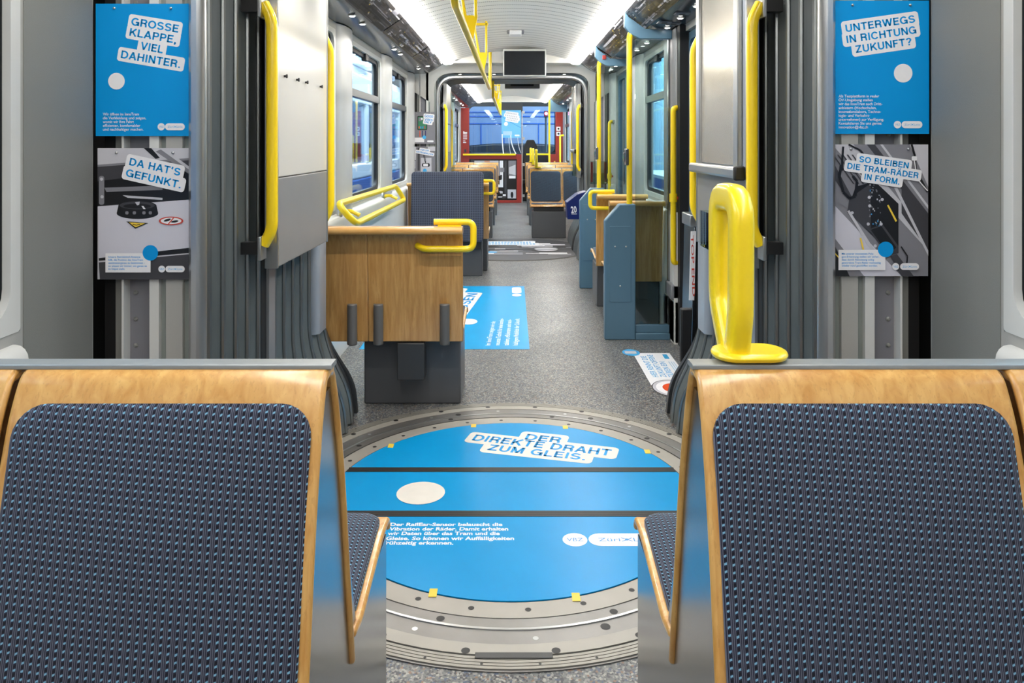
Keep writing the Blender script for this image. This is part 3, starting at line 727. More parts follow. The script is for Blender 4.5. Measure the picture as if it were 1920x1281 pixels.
# concave grey column between the side wall and the bare frame, both sides of both gangways
for idx, dy in enumerate((0.0, 6.6)):
    for s in (-1, 1):
        b = B(); pr = []
        for i in range(9):
            f = i/8; pr.append((s*(1.147-0.006*f-0.006*math.sin(f*PI)), 1.755+dy+0.275*f))
        pr += [(s*1.2, 2.03+dy), (s*1.2, 1.755+dy)]
        b.prism(pr, 'z', 0.0, 2.2); struct(b.build('trim_%d' % (70+2*idx+(s > 0)), 'panel_grey', None, smooth=50))
# ------------------------------------------------------------------ turntables in the floor
def circle(c, r, n=96): return [(c[0]+r*math.cos(2*PI*i/n), c[1]+r*math.sin(2*PI*i/n)) for i in range(n)]
def turntable(c, label, sheet):
    t = thing('turntable', label, 'turntable', (c[0], c[1], 0), 'round floor turntables')
    def ring_(name, r0, r1, z, m, holes=()):
        b = B(); b.ring(circle(c, r1), circle(c, r0), 'z', 0.0, z)
        for (rr_, cnt, hr, ph, mi) in holes:
            for k in range(cnt):
                a = 2*PI*(k+ph)/cnt; b.disc((c[0]+rr_*math.cos(a), c[1]+rr_*math.sin(a)), hr, z+0.0006, mi)
        b.build(name, [m, 'black', 'alu'], t, smooth=30)
    b = B(); b.prism(circle(c, 0.70), 'z', 0.0, 0.003); b.build('base_disc', 'black', t, smooth=0)
    ring_('inner_ring', 0.70, 0.772, 0.005, 'ring_light', [(0.735, 28, 0.009, 0.3, 1)])
    ring_('gap_seal', 0.772, 0.778, 0.003, 'black')
    ring_('bearing_ring', 0.778, 0.818, 0.006, 'alu_dull', [(0.8, 10, 0.012, 0.1, 1)])
    ring_('guide_ring', 0.818, 0.826, 0.008, 'alu')
    ring_('slide_ring', 0.826, 0.884, 0.005, 'alu_dull', [(0.85, 8, 0.014, 0.4, 1), (0.86, 16, 0.008, 0.2, 2)])
    ring_('cover_ring', 0.884, 0.928, 0.0065, 'ring_light', [(0.917, 24, 0.012, 0.5, 1)])
    ring_('gap_seal', 0.928, 0.934, 0.003, 'black')
    for k in range(4): ring_('tread_ring', 0.934+0.0115*k, 0.943+0.0115*k, 0.006, 'tread', [(0.9385+0.0115*k, 40, 0.004, 0.5, 1)] if k == 2 else ())
    b = B(); b.ring(circle(c, 0.984), circle(c, 0.93), 'z', 0.0, 0.003); b.build('outer_flange', 'alu_dull', t, smooth=0)
    sheet(t, c)
    return t
def sheet_near(t, c):
    tilt = math.atan2(-9, 592)*1.0
    yb1, yb2 = 3.068-c[1], 2.704-c[1]
    def seg(y0, y1):
        p = []
        n = 40
        r = 0.6945
        a0, a1 = math.asin(max(-1, y0/r)), math.asin(min(1, y1/r))
        for i in range(n+1):
            a = a0+(a1-a0)*i/n; p.append((c[0]+r*math.cos(a), c[1]+r*math.sin(a)))
        for i in range(n+1):
            a = a1+(a0-a1)*i/n; p.append((c[0]-r*math.cos(a), c[1]+r*math.sin(a)))
        return p
    for y0, y1 in ((-0.694, yb2-0.0215), (yb2+0.0215, yb1-0.0215), (yb1+0.0215, 0.694)):
        b = B(); b.prism(seg(y0, y1), 'z', 0.003, 0.0065); b.build('cover_sheet', 'disc_blue', t, smooth=0)
    for y in (yb1, yb2):
        b = B(); hw = math.sqrt(0.6945**2-y*y)
        for k in (-1, 0, 1): b.box(c[0]-hw, c[0]+hw, c[1]+y+k*0.014-0.0066, c[1]+y+k*0.014+0.0066, 0.003, 0.008)
        b.build('joint_strip', 'black', t, smooth=0)
    g = lambda x, y: (lambda Z: ((x-960)/1400*Z, Z))(1890/(y-268))
    A = Art((0, 0, 0.0066), (1, 0, 0), (0, 1, 0), 1, 0.0002)
    A.headline([('DER', g(982, 827), g(1050, 834), 0.066), ('DIREKTE DRAHT', g(883, 828.5), g(1144, 858.5), 0.068), ('ZUM GLEIS.', g(912, 847), g(1098, 867), 0.062)], 0.028, 'sticker', 'blue')
    A.ell(*g(789, 928), 0.093, 0.093, 'sticker')
    A.build('headline_sticker', t)
    A = Art((0, 0, 0.0066), (1, 0, 0), (0, 1, 0), 1, 0.0002)
    for i, s_ in enumerate(('Der RailEar-Sensor belauscht die', 'Vibration der Räder. Damit erhalten', 'wir Daten über das Tram und die', 'Gleise. So können wir Auffälligkeiten', 'frühzeitig erkennen.')):
        xa = (731, 729, 726, 723, 718)[i]; xb = (942, 953, 937, 964, 850)[i]; y = (990, 998.5, 1007, 1016.5, 1025)[i]
        p, q = g(xa, y), g(xb, y); A.text(s_, p, q, 0.021, 'white', 0.03, False)
    A.lay += 1
    p = g(1078, 1016); A.logo(p[0], p[1], 0.042, p[0]+0.046, p[0]+0.30, 'cyan')
    A.build('body_lettering', t)
    p, q = g(890, 1240), g(1036, 1229); b = B(); b.box(p[0], q[0], p[1], q[1], 0.006, 0.0085); b.build('cover_plate', 'dark', t, bevel=0.001)
    for (x, y) in ((888, 801), (1060, 804), (733, 839), (1214, 850), (812, 1116), (1080, 1124)):
        q = g(x, y); b = B(); b.box(q[0]-0.012, q[0]+0.012, q[1]-0.02, q[1]+0.02, 0.0064, 0.0074); b.build('tape_scrap', 'pyel', t, smooth=0)
M['disc_blue'] = mat('scuffed_blue_sheet', srgb(0, 150, 214), 0.33, var=0.1, vs=4, spec=0.22)
M['sticker'] = mat('dirty_white_sticker', srgb(226, 222, 215), 0.45, var=0.08, vs=14)
turntable((-0.003, 2.884), 'round floor turntable under a bright blue sheet with white headline sticker', sheet_near)
def sheet_far(t, c):
    rnd = random.Random(5)
    b = B(); b.prism(circle(c, 0.97), 'z', 0.003, 0.0082); b.build('cover_sheet', 'g3', t, smooth=0)
    A = Art((c[0], c[1], 0.0083), (1, 0, 0), (0, 1, 0), 1, 0.00008)
    for k in range(64):
        x = rnd.uniform(-0.8, 0.75); y = rnd.uniform(-0.72, 0.7); wd = rnd.uniform(0.05, 0.42); h = rnd.uniform(0.02, 0.14)
        if math.hypot(abs(x)+wd, abs(y)+h) > 0.93: continue
        A.rect(x, y, x+wd, y+h, rnd.choice(['g1', 'g2', 'g1', 'g4', 'g1', 'white', 'g3']))
    A.ell(0.43, -0.1, 0.2, 0.2, 'g4'); A.ell(0.43, -0.1, 0.15, 0.15, 'g1')
    for y in (0.12, -0.12): A.rect(-0.92, y-0.02, 0.92, y+0.02, 'g4')
    for x0, x1, y0, y1 in ((-0.35, 0.28, 0.47, 0.62), (-0.35, 0.33, 0.31, 0.45)):
        A.rr(x0-0.03, y0-0.03, x1+0.03, y1+0.03, 0.03, 'white')
        x = x0
        while x < x1-0.03:
            w_ = rnd.uniform(0.02, 0.035); A.rect(x, y0+0.02, x+w_, y1-0.02, 'lblue', False); x += w_+0.014
        A.lay += 1
    A.rect(-0.8, -0.52, -0.22, -0.4, 'white'); A.ell(-0.25, -0.36, 0.07, 0.07, 'lblue')
    A.build('photo_print', t)
turntable((0.0, 9.5), 'round floor turntable covered with a grey photo print, between the far seats', sheet_far)
# ------------------------------------------------------------------ benches
def prof_pts(y0, d, ztop, zb, lean):
    """centre line of a bent plywood back: rolled top, then down and forward in the seat's direction d"""
    H = ztop-zb
    raw = [(-0.046, -0.006), (-0.004, -0.0), (0.024, -0.055), (0.046*lean+0.017, -0.19), (0.086*lean+0.018, -0.41), (0.118*lean+0.018, -H)]
    P = [Vector((0, y0+d*a, ztop+h)) for a, h in raw]
    return fillet(P, 0.06, 6)
class Path:
    def __init__(self, pts):
        self.p = pts; self.L = [0]
        for a, b in zip(pts, pts[1:]): self.L.append(self.L[-1]+(b-a).length)
    def at(self, t):
        t = max(0, min(self.L[-1], t))
        for i in range(len(self.L)-1):
            if t <= self.L[i+1]+1e-9:
                f = (t-self.L[i])/max(1e-9, self.L[i+1]-self.L[i]); a, b = self.p[i], self.p[i+1]
                return a.lerp(b, f), (b-a).normalized()
    def t_at_z(self, z):
        for i in range(1, len(self.p)):
            if self.p[i].z <= z <= self.p[i-1].z and i > 4: return self.L[i-1]+(self.p[i-1].z-z)/max(1e-9, self.p[i-1].z-self.p[i].z)*(self.L[i]-self.L[i-1])
        return self.L[-1]
def shell(path, xa, xb, th, nrm_sign, name, m, parent, bevel=0.006):
    b = B(); F, K = [], []
    pts = path.p
    for i, p in enumerate(pts):
        d = (pts[min(i+1, len(pts)-1)]-pts[max(i-1, 0)]).normalized(); n = Vector((0, -d.z, d.y))*nrm_sign
        F.append(p+n*th*0.5); K.append(p-n*th*0.5)
    poly = [(q.y, q.z) for q in F]+[(q.y, q.z) for q in reversed(K)]
    # quads rather than one big polygon
    for x in (xa, xb):
        pass
    R = [[b.bm.verts.new((x, q.y, q.z)) for q in S] for x in (xa, xb) for S in (F, K)]
    n = len(pts)
    for i in range(n-1):
        b.face([R[0][i], R[0][i+1], R[2][i+1], R[2][i]]); b.face([R[1][i], R[1][i+1], R[3][i+1], R[3][i]])
        b.face([R[0][i], R[0][i+1], R[1][i+1], R[1][i]]); b.face([R[2][i], R[2][i+1], R[3][i+1], R[3][i]])
    b.face([R[0][0], R[1][0], R[3][0], R[2][0]]); b.face([R[0][-1], R[1][-1], R[3][-1], R[2][-1]])
    return b.build(name, m, parent, smooth=40, bevel=bevel)
def pad(path, xa, xb, t0, t1, th, base, nrm_sign, name, m, parent, r=0.045):
    b = B(); cx, ct, wd, h = (xa+xb)/2, (t0+t1)/2, abs(xb-xa), t1-t0
    rows = []
    for inset, hh in ((0, 0), (0, 0.6), (0.004, 0.85), (0.012, 1.0)):
        rows.append([(x, t, hh) for x, t in rrect(cx, ct, wd-2*inset, h-2*inset, r-inset*0.5, 6)])
    last = rrect(cx, ct, wd-0.024, h-0.024, r-0.006, 6)
    for f in (0.9, 0.75, 0.55, 0.3, 0.1): rows.append([(cx+(x-cx)*f, ct+(t-ct)*f, 1.0+0.25*(1-f)) for x, t in last])
    V = []
    for row in rows:
        vr = []
        for x, t, hh in row:
            p, d = path.at(t); n = Vector((0, -d.z, d.y))*nrm_sign
            q = p+n*(base+th*hh); v = b.bm.verts.new((x, q.y, q.z)); vr.append((v, x, t))
        V.append(vr)
    def quad(lst):
        f = b.face([q[0] for q in lst])
        if f:
            for lp in f.loops:
                for v, x, t in lst:
                    if lp.vert is v: lp[b.uv].uv = (x, t)
    for P, Q in zip(V, V[1:]):
        n = len(P)
        for i in range(n): quad([P[i], P[(i+1) % n], Q[(i+1) % n], Q[i]])
    quad(V[-1])
    return b.build(name, m, parent, smooth=50)
def bench(s, y0, d, ztop, label, group=None, seats=((0.275, 0.732), (0.742, 1.08)), zb=None, rail=True, lean=1.0, base=True, bumpers=False, backwood='wood', name='bench', baseoff=0.0, depth=0.43, steel=False, roll=False):
    """double bench: s = side of the aisle, d = way the sitter faces along +Y"""
    t = thing(name, label, 'bench', (s*0.68, y0+d*0.2, 0), group)
    zs = ztop-0.51                          # seat height
    zb_ = zb if zb is not None else ztop-0.575
    path = Path(prof_pts(y0, d, ztop-0.0085, zb_, lean)); sg = d
    for k, (xa, xb) in enumerate(seats):
        a, c = s*xa, s*xb
        shell(path, min(a, c), max(a, c), 0.014, sg, 'back_shell', backwood, t)
        t0 = path.t_at_z(ztop-0.05); t1 = path.t_at_z(zs+0.02)
        i0 = 0.014 if k == 0 else 0.02
        pad(path, min(a, c)+0.014, max(a, c)-0.014, t0, t1, 0.012, 0.006, sg, 'back_pad', 'fabric', t)
        yb = path.at(t1)[0].y
        sp = Path(fillet([Vector((0, yb+d*0.022, zs-0.016)), Vector((0, yb+d*0.08, zs-0.03)), Vector((0, yb+d*(depth-0.08), zs+0.006)), Vector((0, yb+d*(depth-0.01), zs+0.0)), Vector((0, yb+d*depth, zs-0.025))], 0.05, 5))
        shell(sp, min(a, c), max(a, c), 0.016, d, 'seat_shell', 'wood', t)
        pad(sp, min(a, c)+0.014, max(a, c)-0.014, 0.03, sp.L[-1]-0.035, 0.014, 0.008, d, 'seat_pad', 'fabric', t)
    xa, xb = seats[0][0], seats[-1][1]
    if rail:
        b = B(); a, c = sorted((s*(xa-0.004), s*xb)); ya, yb2 = sorted((y0-d*0.040, y0-d*0.007))
        b.prism(rrect((ya+yb2)/2, ztop-0.003, yb2-ya, 0.008, 0.002, 3), 'x', a, c); b.build('top_rail', 'rail_metal', t)
    if roll:
        b = B(); a, c = sorted((s*(xa-0.003), s*xb)); ya, yb2 = sorted((y0-d*0.075, y0+d*0.012))
        b.prism(rrect((ya+yb2)/2, ztop-0.016, yb2-ya, 0.036, 0.016, 5), 'x', a, c); b.build('top_roll', 'wood_x', t)
    if base:
        a, c = sorted((s*(xa+0.02), s*(xb if len(seats) == 1 else min(0.765, xb)))); ya, yb2 = sorted((y0+d*(0.16+baseoff), y0+d*0.5))
        m = 'steel' if steel else 'cushion_base'
        b = B(); b.box(a, c, ya, yb2, 0, zs-0.09); b.build('pedestal', m, t, bevel=0.008)
        b = B(); b.box(a+0.03, c-0.03, ya+0.02, yb2-0.03, zs-0.09, zs-0.035); b.build('seat_support', 'black', t)
    return t, path
ZN = 1.016
def side_plate(s, t, ya, yb, yfront):
    """steel A-shaped end plate between the two shells of a back-to-back pair"""
    x0, x1 = sorted((s*0.283, s*0.289))
    b = B(); b.prism([(ya, 0.5), (1.10, 0.97), (1.165, 0.97), (yb, 0.47), (yfront, 0.47), (yfront, 0.0), (ya+0.02, 0.0)], 'x', x0, x1)
    b.build('end_plate', 'steel', t, smooth=0)
for s, sd in ((-1, 'beside the hall window under the hat poster'), (1, 'with the upright yellow loop handle on top')):
    sdn = 'under the GROSSE KLAPPE poster' if s < 0 else 'under the UNTERWEGS poster'
    t, _ = bench(s, 1.113, -1, ZN, 'striped blue-grey bench facing the camera %s' % sdn, 'back-to-back benches by the near gangway', zb=0.44, rail=True, lean=1.0)
    if s > 0:
        # upright loop handle on the bench top
        h = B(); X = 0.345
        loop = fillet([(X, 1.150, 1.02), (X, 1.128, 1.092), (X, 1.124, 1.264), (X, 1.238, 1.264), (X, 1.236, 1.092), (X, 1.176, 1.02)], [0, 0.02, 0.04, 0.04, 0.02, 0], 6)
        h.sweep(loop, rrect(0, 0, 0.044, 0.033, 0.011, 3), (1, 0, 0)); g = h.build('grab_handle', 'yellow', t)
        h = B(); h.prism(rrect(0.365, 1.15, 0.115, 0.075, 0.035, 6), 'z', ZN+0.004, ZN+0.017); h.build('handle_foot', 'yellow', g, bevel=0.006)
    t2, _ = bench(s, 1.158, 1, ZN-0.004, 'wooden bench facing the blue turntable, behind the seat %s' % sdn, 'back-to-back benches by the near gangway', zb=0.437, rail=False, lean=1.15, steel=True, base=False, depth=0.40)
    side_plate(s, t2, 1.02, 1.36, 1.68)
    b = B(); x0, x1 = sorted((s*0.30, s*1.05)); b.box(x0, x1, 1.40, 1.67, 0.0, 0.40); b.build('pedestal', 'cushion_base', t2, bevel=0.006)

def bench_back(t, s, yb, ztop, seats, cut=True):
    """things on the rear side of a wooden back: bumper posts, bracket and tube handle"""
    for x in (0.765+0.03, 0.665, 0.335):
        b = B(); X = s*x
        b.prism([(X+0.026*math.cos(PI*i/8), yb-0.03*math.sin(PI*i/8)) for i in range(9)], 'z', 0.345, 0.55); b.build('bumper', 'bumper', t, bevel=0.006)
    b = B(); a, c = sorted((s*0.575, s*0.44)); b.box(a, c, yb+0.02, yb+0.12, 0.16, 0.345); b.build('bracket', 'dark', t, bevel=0.004)
def tube_loop(t, s, y, z, x0, x1, w=0.16):
    """yellow tube handle hooked round the aisle corner of a bench top"""
    b = B()
    b.tube(fillet([(s*(x0+0.14), y, z+0.02), (s*(x0-0.055), y, z+0.02), (s*(x0-0.055), y-0.01, z-0.112), (s*(x0+0.19), y-0.01, z-0.112), (s*(x0+0.225), y+0.03, z-0.1)], 0.035, 6), 0.016, 12, up=(0, 1, 0))
    g = b.build('tube_handle', 'yellow', t)
    b = B(); xa, xb = sorted((s*(x0+0.005), s*(x0+0.12))); b.box(xa, xb, y-0.012, y+0.012, z-0.004, z+0.006); b.build('handle_strip', 'yellow', g)
# window side bench with its wooden back to the camera
t, p = bench(-1, 3.70, 1, 0.937, 'wooden bench back with three black bumpers and yellow tube handle', zb=0.35, lean=0.35, backwood='wood_back', seats=((0.245, 0.722), (0.7224, 1.08)), rail=False, baseoff=0.0, roll=True)
bench_back(t, -1, 3.72, 0.937, None); tube_loop(t, -1, 3.68, 0.94, 0.245, 0.4)
t, p = bench(-1, 7.72, 1, 0.937, 'wooden bench behind the dark wheelchair pad, with small yellow handle', zb=0.35, lean=0.35, backwood='wood_back', seats=((0.24, 0.722), (0.7224, 1.08)), rail=False, roll=True)
tube_loop(t, -1, 7.70, 0.94, 0.24, 0.4)
# wheelchair back rest pad on its box
t = thing('wheelchair_backrest', 'tall dark checked backrest pad on a charcoal box', 'backrest', (-0.64, 7.55, 0))
pp = Path([Vector((0, 7.52, 1.06)), Vector((0, 7.49, 0.8)), Vector((0, 7.47, 0.36))])
pad(pp, -1.01, -0.285, 0.0, pp.L[-1], 0.03, 0.0, -1, 'pad', 'fabric_check', t, r=0.04)
b = B(); b.prism([(7.525, 1.05), (7.495, 0.8), (7.475, 0.37), (7.56, 0.37), (7.58, 1.05)], 'x', -1.0, -0.295); b.build('board', 'dark', t, bevel=0.01)
b = B(); b.box(-1.0, -0.30, 7.56, 7.66, 0.0, 0.37); b.build('box', 'cushion_base', t, bevel=0.006)
b = B(); b.box(-0.98, -0.31, 7.50, 7.56, 0.28, 0.37); b.build('shelf', 'black', t, bevel=0.004)
# door side benches, backs to the camera
t, p = bench(1, 5.32, 1, 0.937, 'single wooden bench seen through the glass screen by the doors', zb=0.35, lean=0.35, backwood='wood_back', seats=((0.69, 1.08),), rail=False, roll=True)
t, p = bench(1, 6.0, 1, 0.937, 'single wooden bench with yellow tube handle between the blue-grey posts', zb=0.35, lean=0.35, backwood='wood_back', seats=((0.68, 1.08),), rail=False, roll=True)
tube_loop(t, 1, 5.98, 0.94, 0.68, 0.4)
# far section
for k, y in enumerate((11.1, 12.72, 14.4)):
    o = ('first', 'second', 'third')[k]
    for s in (-1, 1):
        t, p = bench(s, y, -1, 0.975, '%s padded bench beyond the far turntable, %s' % (o, 'with upright yellow handle' if s > 0 else 'in the row without upright handles'), 'benches beyond the far turntable', seats=((0.262, 0.735), (0.742, 1.08)), depth=0.38)
        if s > 0:
            h = B(); X = 0.36
            loop = fillet([(X, y-0.02, 0.985), (X, y-0.05, 1.06), (X, y-0.05, 1.24), (X, y+0.05, 1.24), (X, y+0.05, 1.06), (X, y+0.02, 0.985)], 0.03, 4)
            h.sweep(loop, rrect(0, 0, 0.034, 0.04, 0.014, 2), (1, 0, 0)); g = h.build('grab_handle', 'yellow', t)
            h = B(); h.prism(rrect(0.385, y, 0.12, 0.06, 0.03, 4), 'z', 0.98, 0.995); h.build('handle_foot', 'yellow', g)

# ------------------------------------------------------------------ posters
def poster(px0, py0, px1, py1, Y, label, draw, mb):
    k = Y/1400; p0 = W(px0, py0, Y); p1 = W(px1, py1, Y)
    t = thing('poster', label, 'poster', ((p0.x+p1.x)/2, Y, p1.z), 'printed posters on the bare frames')
    b = B(); b.box(p0.x, p1.x, Y, Y+0.004, p1.z, p0.z); b.build('sheet', mb, t, smooth=0)
    A = Art((p0.x, Y-0.0002, p0.z), (1, 0, 0), (0, 0, 1), k, 0.00012, (px0, py0), True)
    draw(A); A.build('print', t)
    for x in (px0+(px1-px0)*0.2, px0+(px1-px0)*0.8):
        q = W(x, py0+(py1-py0)*0.035, Y); b = B(); b.lathe([(0.0035, 0.004), (0.0035, -0.004), (0.0015, -0.006)], q, 10, 'y'); b.build('screw', 'alu', t)
YP = 2.042
def d1(A):
    A.headline([('GROSSE', (245.4, 47), (334.5, 61.5), 14.5), ('KLAPPE,', (241.7, 66.8), (331, 82), 14.5), ('VIEL', (263, 92.5), (305, 100.3), 14.5), ('DAHINTER.', (225.8, 108.6), (338.6, 128), 14.5)], 6)
    A.ell(218.8, 152.3, 15.6, 15.6, 'white')
    A.block(['Wir öffnen im InnoTram', 'die Verkleidung und zeigen,', 'womit wir Ihre Fahrt', 'effizienter, komfortabler', 'und nachhaltiger machen.'], 193.5, [216.5, 223.7, 230.8, 237.9, 245], [67.5, 81, 58, 70, 76], 4.9, 'white')
    A.logo(302.8, 237.8, 6.8, 310, 347)
def d2(A):
    A.rect(183, 278, 360, 524, 'g1')
    A.poly([(183, 309), (360, 296), (360, 300), (183, 313)], 'g2'); A.poly([(183, 313), (360, 300), (360, 376), (183, 388)], 'g3')
    A.poly([(183, 340), (360, 318), (360, 374), (183, 386)], 'g4')
    A.poly([(270, 278), (284, 278), (300, 296), (292, 298)], 'g4'); A.poly([(292, 284), (308, 278), (360, 318), (360, 330)], 'g2'); A.poly([(300, 279), (308, 278), (360, 316), (360, 322)], 'g1')
    A.poly([(196, 352), (305, 348), (305, 356), (200, 360)], 'g2'); A.poly([(230, 366), (305, 371), (305, 375), (240, 371)], 'g1')
    A.rr(186, 330, 196, 384, 4, 'g2'); A.ell(191, 336, 3, 3, 'g1'); A.ell(192, 369, 3, 3, 'g1')
    A.poly([(184, 387), (360, 374), (360, 464), (186, 484)], 'paperw')
    A.poly([(186, 484), (360, 464), (360, 475), (186, 492)], 'g4'); A.poly([(186, 489), (360, 474), (360, 477), (186, 492)], 'g1'); A.poly([(186, 492), (360, 476), (360, 524), (188, 524)], 'g3')
    A.ell(258.5, 400, 39, 10.5, 'g4'); A.poly([(219.5, 400), (223, 385), (294, 385), (297.5, 400)], 'g4'); A.ell(258.5, 386, 36, 9.5, 'g4'); A.ell(258, 385, 33, 7.5, 'g3'); A.ell(258, 386.5, 26, 4.5, 'g4')
    A.poly([(254, 379), (263, 378), (262, 384), (258, 385)], 'g1'); A.poly([(266, 386), (270, 392), (274, 392), (270, 386)], 'white')
    for x in (236, 250, 268, 280): A.rr(x, 396, x+6, 402, 2, 'g2')
    A.poly([(238, 415), (279, 418), (255, 428.5)], 'g4'); A.poly([(243, 416.6), (273, 418.6), (255.5, 426.2)], 'pyel'); A.line([(250, 420), (257, 422), (264, 420)], 1.4, 'g4')
    A.ell(322, 414, 23, 8, 'signred'); A.ell(322, 414, 19.5, 6, 'white'); A.ell(315, 412.5, 7, 2.2, 'g4', rot=-0.3); A.ell(329, 415, 7, 2, 'g4', rot=-0.15); A.line([(317, 420), (327, 408)], 2, 'signred')
    A.headline([("DA HAT'S", (242.7, 309.3), (338.6, 330), 14), ('GEFUNKT.', (236.4, 330), (340.7, 353.5), 14)], 6.5)
    A.rect(199.5, 474.5, 284, 510.5, 'white'); A.ell(283.5, 473.7, 14.5, 14.5, 'blue')
    A.block(['Unsere Betriebshof-Antenne', 'hilft, die Position des InnoTram', 'zentimetergenau zu bestimmen -', 'so wissen wir immer, wo genau es', 'im Depot steht.'], 205, [483, 488.7, 494.3, 500, 505.5], [60, 65, 68, 72, 31], 3.6, 'blue')
    A.logo(305, 504, 6.4, 312, 348)
def d3(A):
    A.headline([('UNTERWEGS', (1585.5, 60.5), (1716.5, 42), 14), ('IN RICHTUNG', (1587, 81.2), (1718.8, 62.5), 14), ('ZUKUNFT?', (1604.4, 99.6), (1710.4, 84.2), 14)], 6.8)
    A.ell(1693, 137.3, 17.5, 17.5, 'white')
    A.block(['Als Testplattform in realer', 'ÖV-Umgebung stellen', 'wir das InnoTram auch Dritt-', 'anbietern (Hochschulen,', 'Innovationslabors, Techno-', 'logie- und Verkehrs-', 'unternehmen) zur Verfügung.', 'Kontaktieren Sie uns gerne:', 'innovation@vbz.ch'], 1572, [182.8, 190, 197.3, 204.6, 211.8, 219, 226.4, 233.6, 240.8], [76, 64, 82, 71, 79.5, 59, 85, 81, 55], 4.9, 'white')
    A.logo(1682.3, 233.8, 7, 1690, 1729)
def d4(A):
    rnd = random.Random(3)
    A.rect(1560, 271, 1740, 518, 'g2')
    def dg(x0, x1, y0, y1, wd, m): A.poly([(x0, y0), (x0+wd, y0), (x1+wd, y1), (x1, y1)], m)
    cl = lambda v: max(1560, min(1740, v))
    A.poly([(1560, 271), (1600, 271), (1740, 440), (1740, 470)], 'g1'); A.poly([(1560, 380), (1560, 440), (1620, 518), (1690, 518)], 'paperw')
    A.poly([(1625, 271), (1640, 271), (1740, 400), (1740, 420)], 'g3'); A.poly([(1640, 271), (1700, 271), (1740, 330), (1740, 400)], 'g2'); A.poly([(1650, 271), (1655, 271), (1740, 385), (1740, 392)], 'g1')
    A.poly([(1705, 271), (1740, 271), (1740, 350)], 'g1'); A.poly([(1690, 350), (1740, 400), (1740, 470), (1690, 400)], 'g3'); A.poly([(1676, 352), (1682, 352), (1740, 470), (1740, 480)], 'g1')
    A.poly([(1560, 300), (1600, 375), (1596, 382), (1560, 330)], 'g3'); A.poly([(1560, 352), (1598, 380), (1590, 392), (1560, 372)], 'g2')
    for x in range(1562, 1600, 9): A.poly([(x-2, 290), (x+1, 290), (x+40, 345), (x+37, 345)], 'g3', False)
    A.lay += 1
    A.poly([(1604, 350), (1640, 340), (1684, 382), (1684, 470), (1672, 478), (1588, 395)], 'g4'); A.poly([(1592, 372), (1632, 344), (1632, 436), (1588, 398)], 'g3')
    A.poly([(1588, 396), (1592, 394), (1640, 470), (1634, 472)], 'g1')
    A.poly([(1628, 430), (1654, 420), (1684, 462), (1684, 474), (1664, 480)], 'g3'); A.poly([(1632, 431), (1652, 424), (1680, 464), (1664, 476)], 'g4')
    for k in range(38):
        x, y = rnd.uniform(1628, 1650), rnd.uniform(345, 422); A.rect(x, y, x+rnd.uniform(1, 3), y+rnd.uniform(1, 4), rnd.choice(['g1', 'g1', 'g2', 'cyan', 'g2']), False)
    A.lay += 1
    for (x, y) in ((1597, 399), (1630, 386), (1629, 370), (1627, 420), (1651, 420), (1640, 461), (1653, 374)): A.ell(x, y, 3, 3, 'g1', 12)
    A.poly([(1662, 385), (1665, 384), (1681, 414), (1678, 416)], 'pyel')
    A.line([(1576, 310), (1573, 330), (1580, 360), (1592, 372), (1603, 368), (1606, 340), (1598, 330)], 5, 'g4'); A.line([(1580, 275), (1578, 300), (1578, 320)], 4, 'g4'); A.line([(1590, 271), (1612, 282), (1620, 292)], 3.5, 'g4')
    A.line([(1708, 271), (1714, 292), (1716, 320), (1738, 360)], 4, 'g4'); A.rr(1708, 293, 1718, 301, 2, 'white'); A.line([(1713, 301), (1718, 335), (1738, 358)], 2, 'white')
    A.poly([(1560, 452), (1560, 518), (1592, 518)], 'g4'); A.line([(1560, 470), (1580, 492)], 2, 'pyel'); A.line([(1612, 446), (1618, 470)], 3, 'pyel')
    A.line([(1688, 462), (1700, 480), (1698, 500), (1690, 508), (1680, 505)], 2.5, 'g4'); A.poly([(1668, 480), (1680, 476), (1712, 518), (1690, 518)], 'g3')
    A.headline([('SO BLEIBEN', (1608.6, 303.5), (1701.7, 316), 11.2), ('DIE TRAM-RÄDER', (1586.2, 316), (1719.7, 334.6), 11.2), ('IN FORM.', (1617.9, 336.2), (1684.9, 346.4), 11.2)], 5.2)
    A.rect(1570.5, 468, 1658, 506, 'white'); A.ell(1658.7, 467.3, 14.6, 14.6, 'blue')
    A.block(['Mit unserer innovativen Poly-', 'gon-Erkennung stellen wir sicher,', 'dass durch Abnutzung eckig', 'gewordene Tram-Räder rechtzeitig', 'wieder rund geschliffen werden.'], 1576.5, [477, 482.6, 488.2, 493.8, 499.3], [60, 70, 60.5, 73, 67], 3.5, 'blue')
    A.logo(1677.3, 499.3, 6.6, 1685.5, 1721)
M['paperw'] = mat('print_pale_lilac', srgb(206, 206, 218), 0.45)
poster(179.5, 7, 356.5, 255, YP, 'blue poster headed GROSSE KLAPPE, VIEL DAHINTER with white sticker lettering', d1, 'blue')
poster(184, 278, 360, 523, YP, 'photo poster headed DA HAT\'S GEFUNKT showing a black cap on pale metal', d2, 'g1')
poster(1562, 1, 1742, 251, YP, 'blue poster headed UNTERWEGS IN RICHTUNG ZUKUNFT hanging from two screws', d3, 'blue')
poster(1559, 271, 1738, 518, YP, 'photo poster headed SO BLEIBEN DIE TRAM-RÄDER IN FORM with machinery', d4, 'g2')
YQ = 8.62
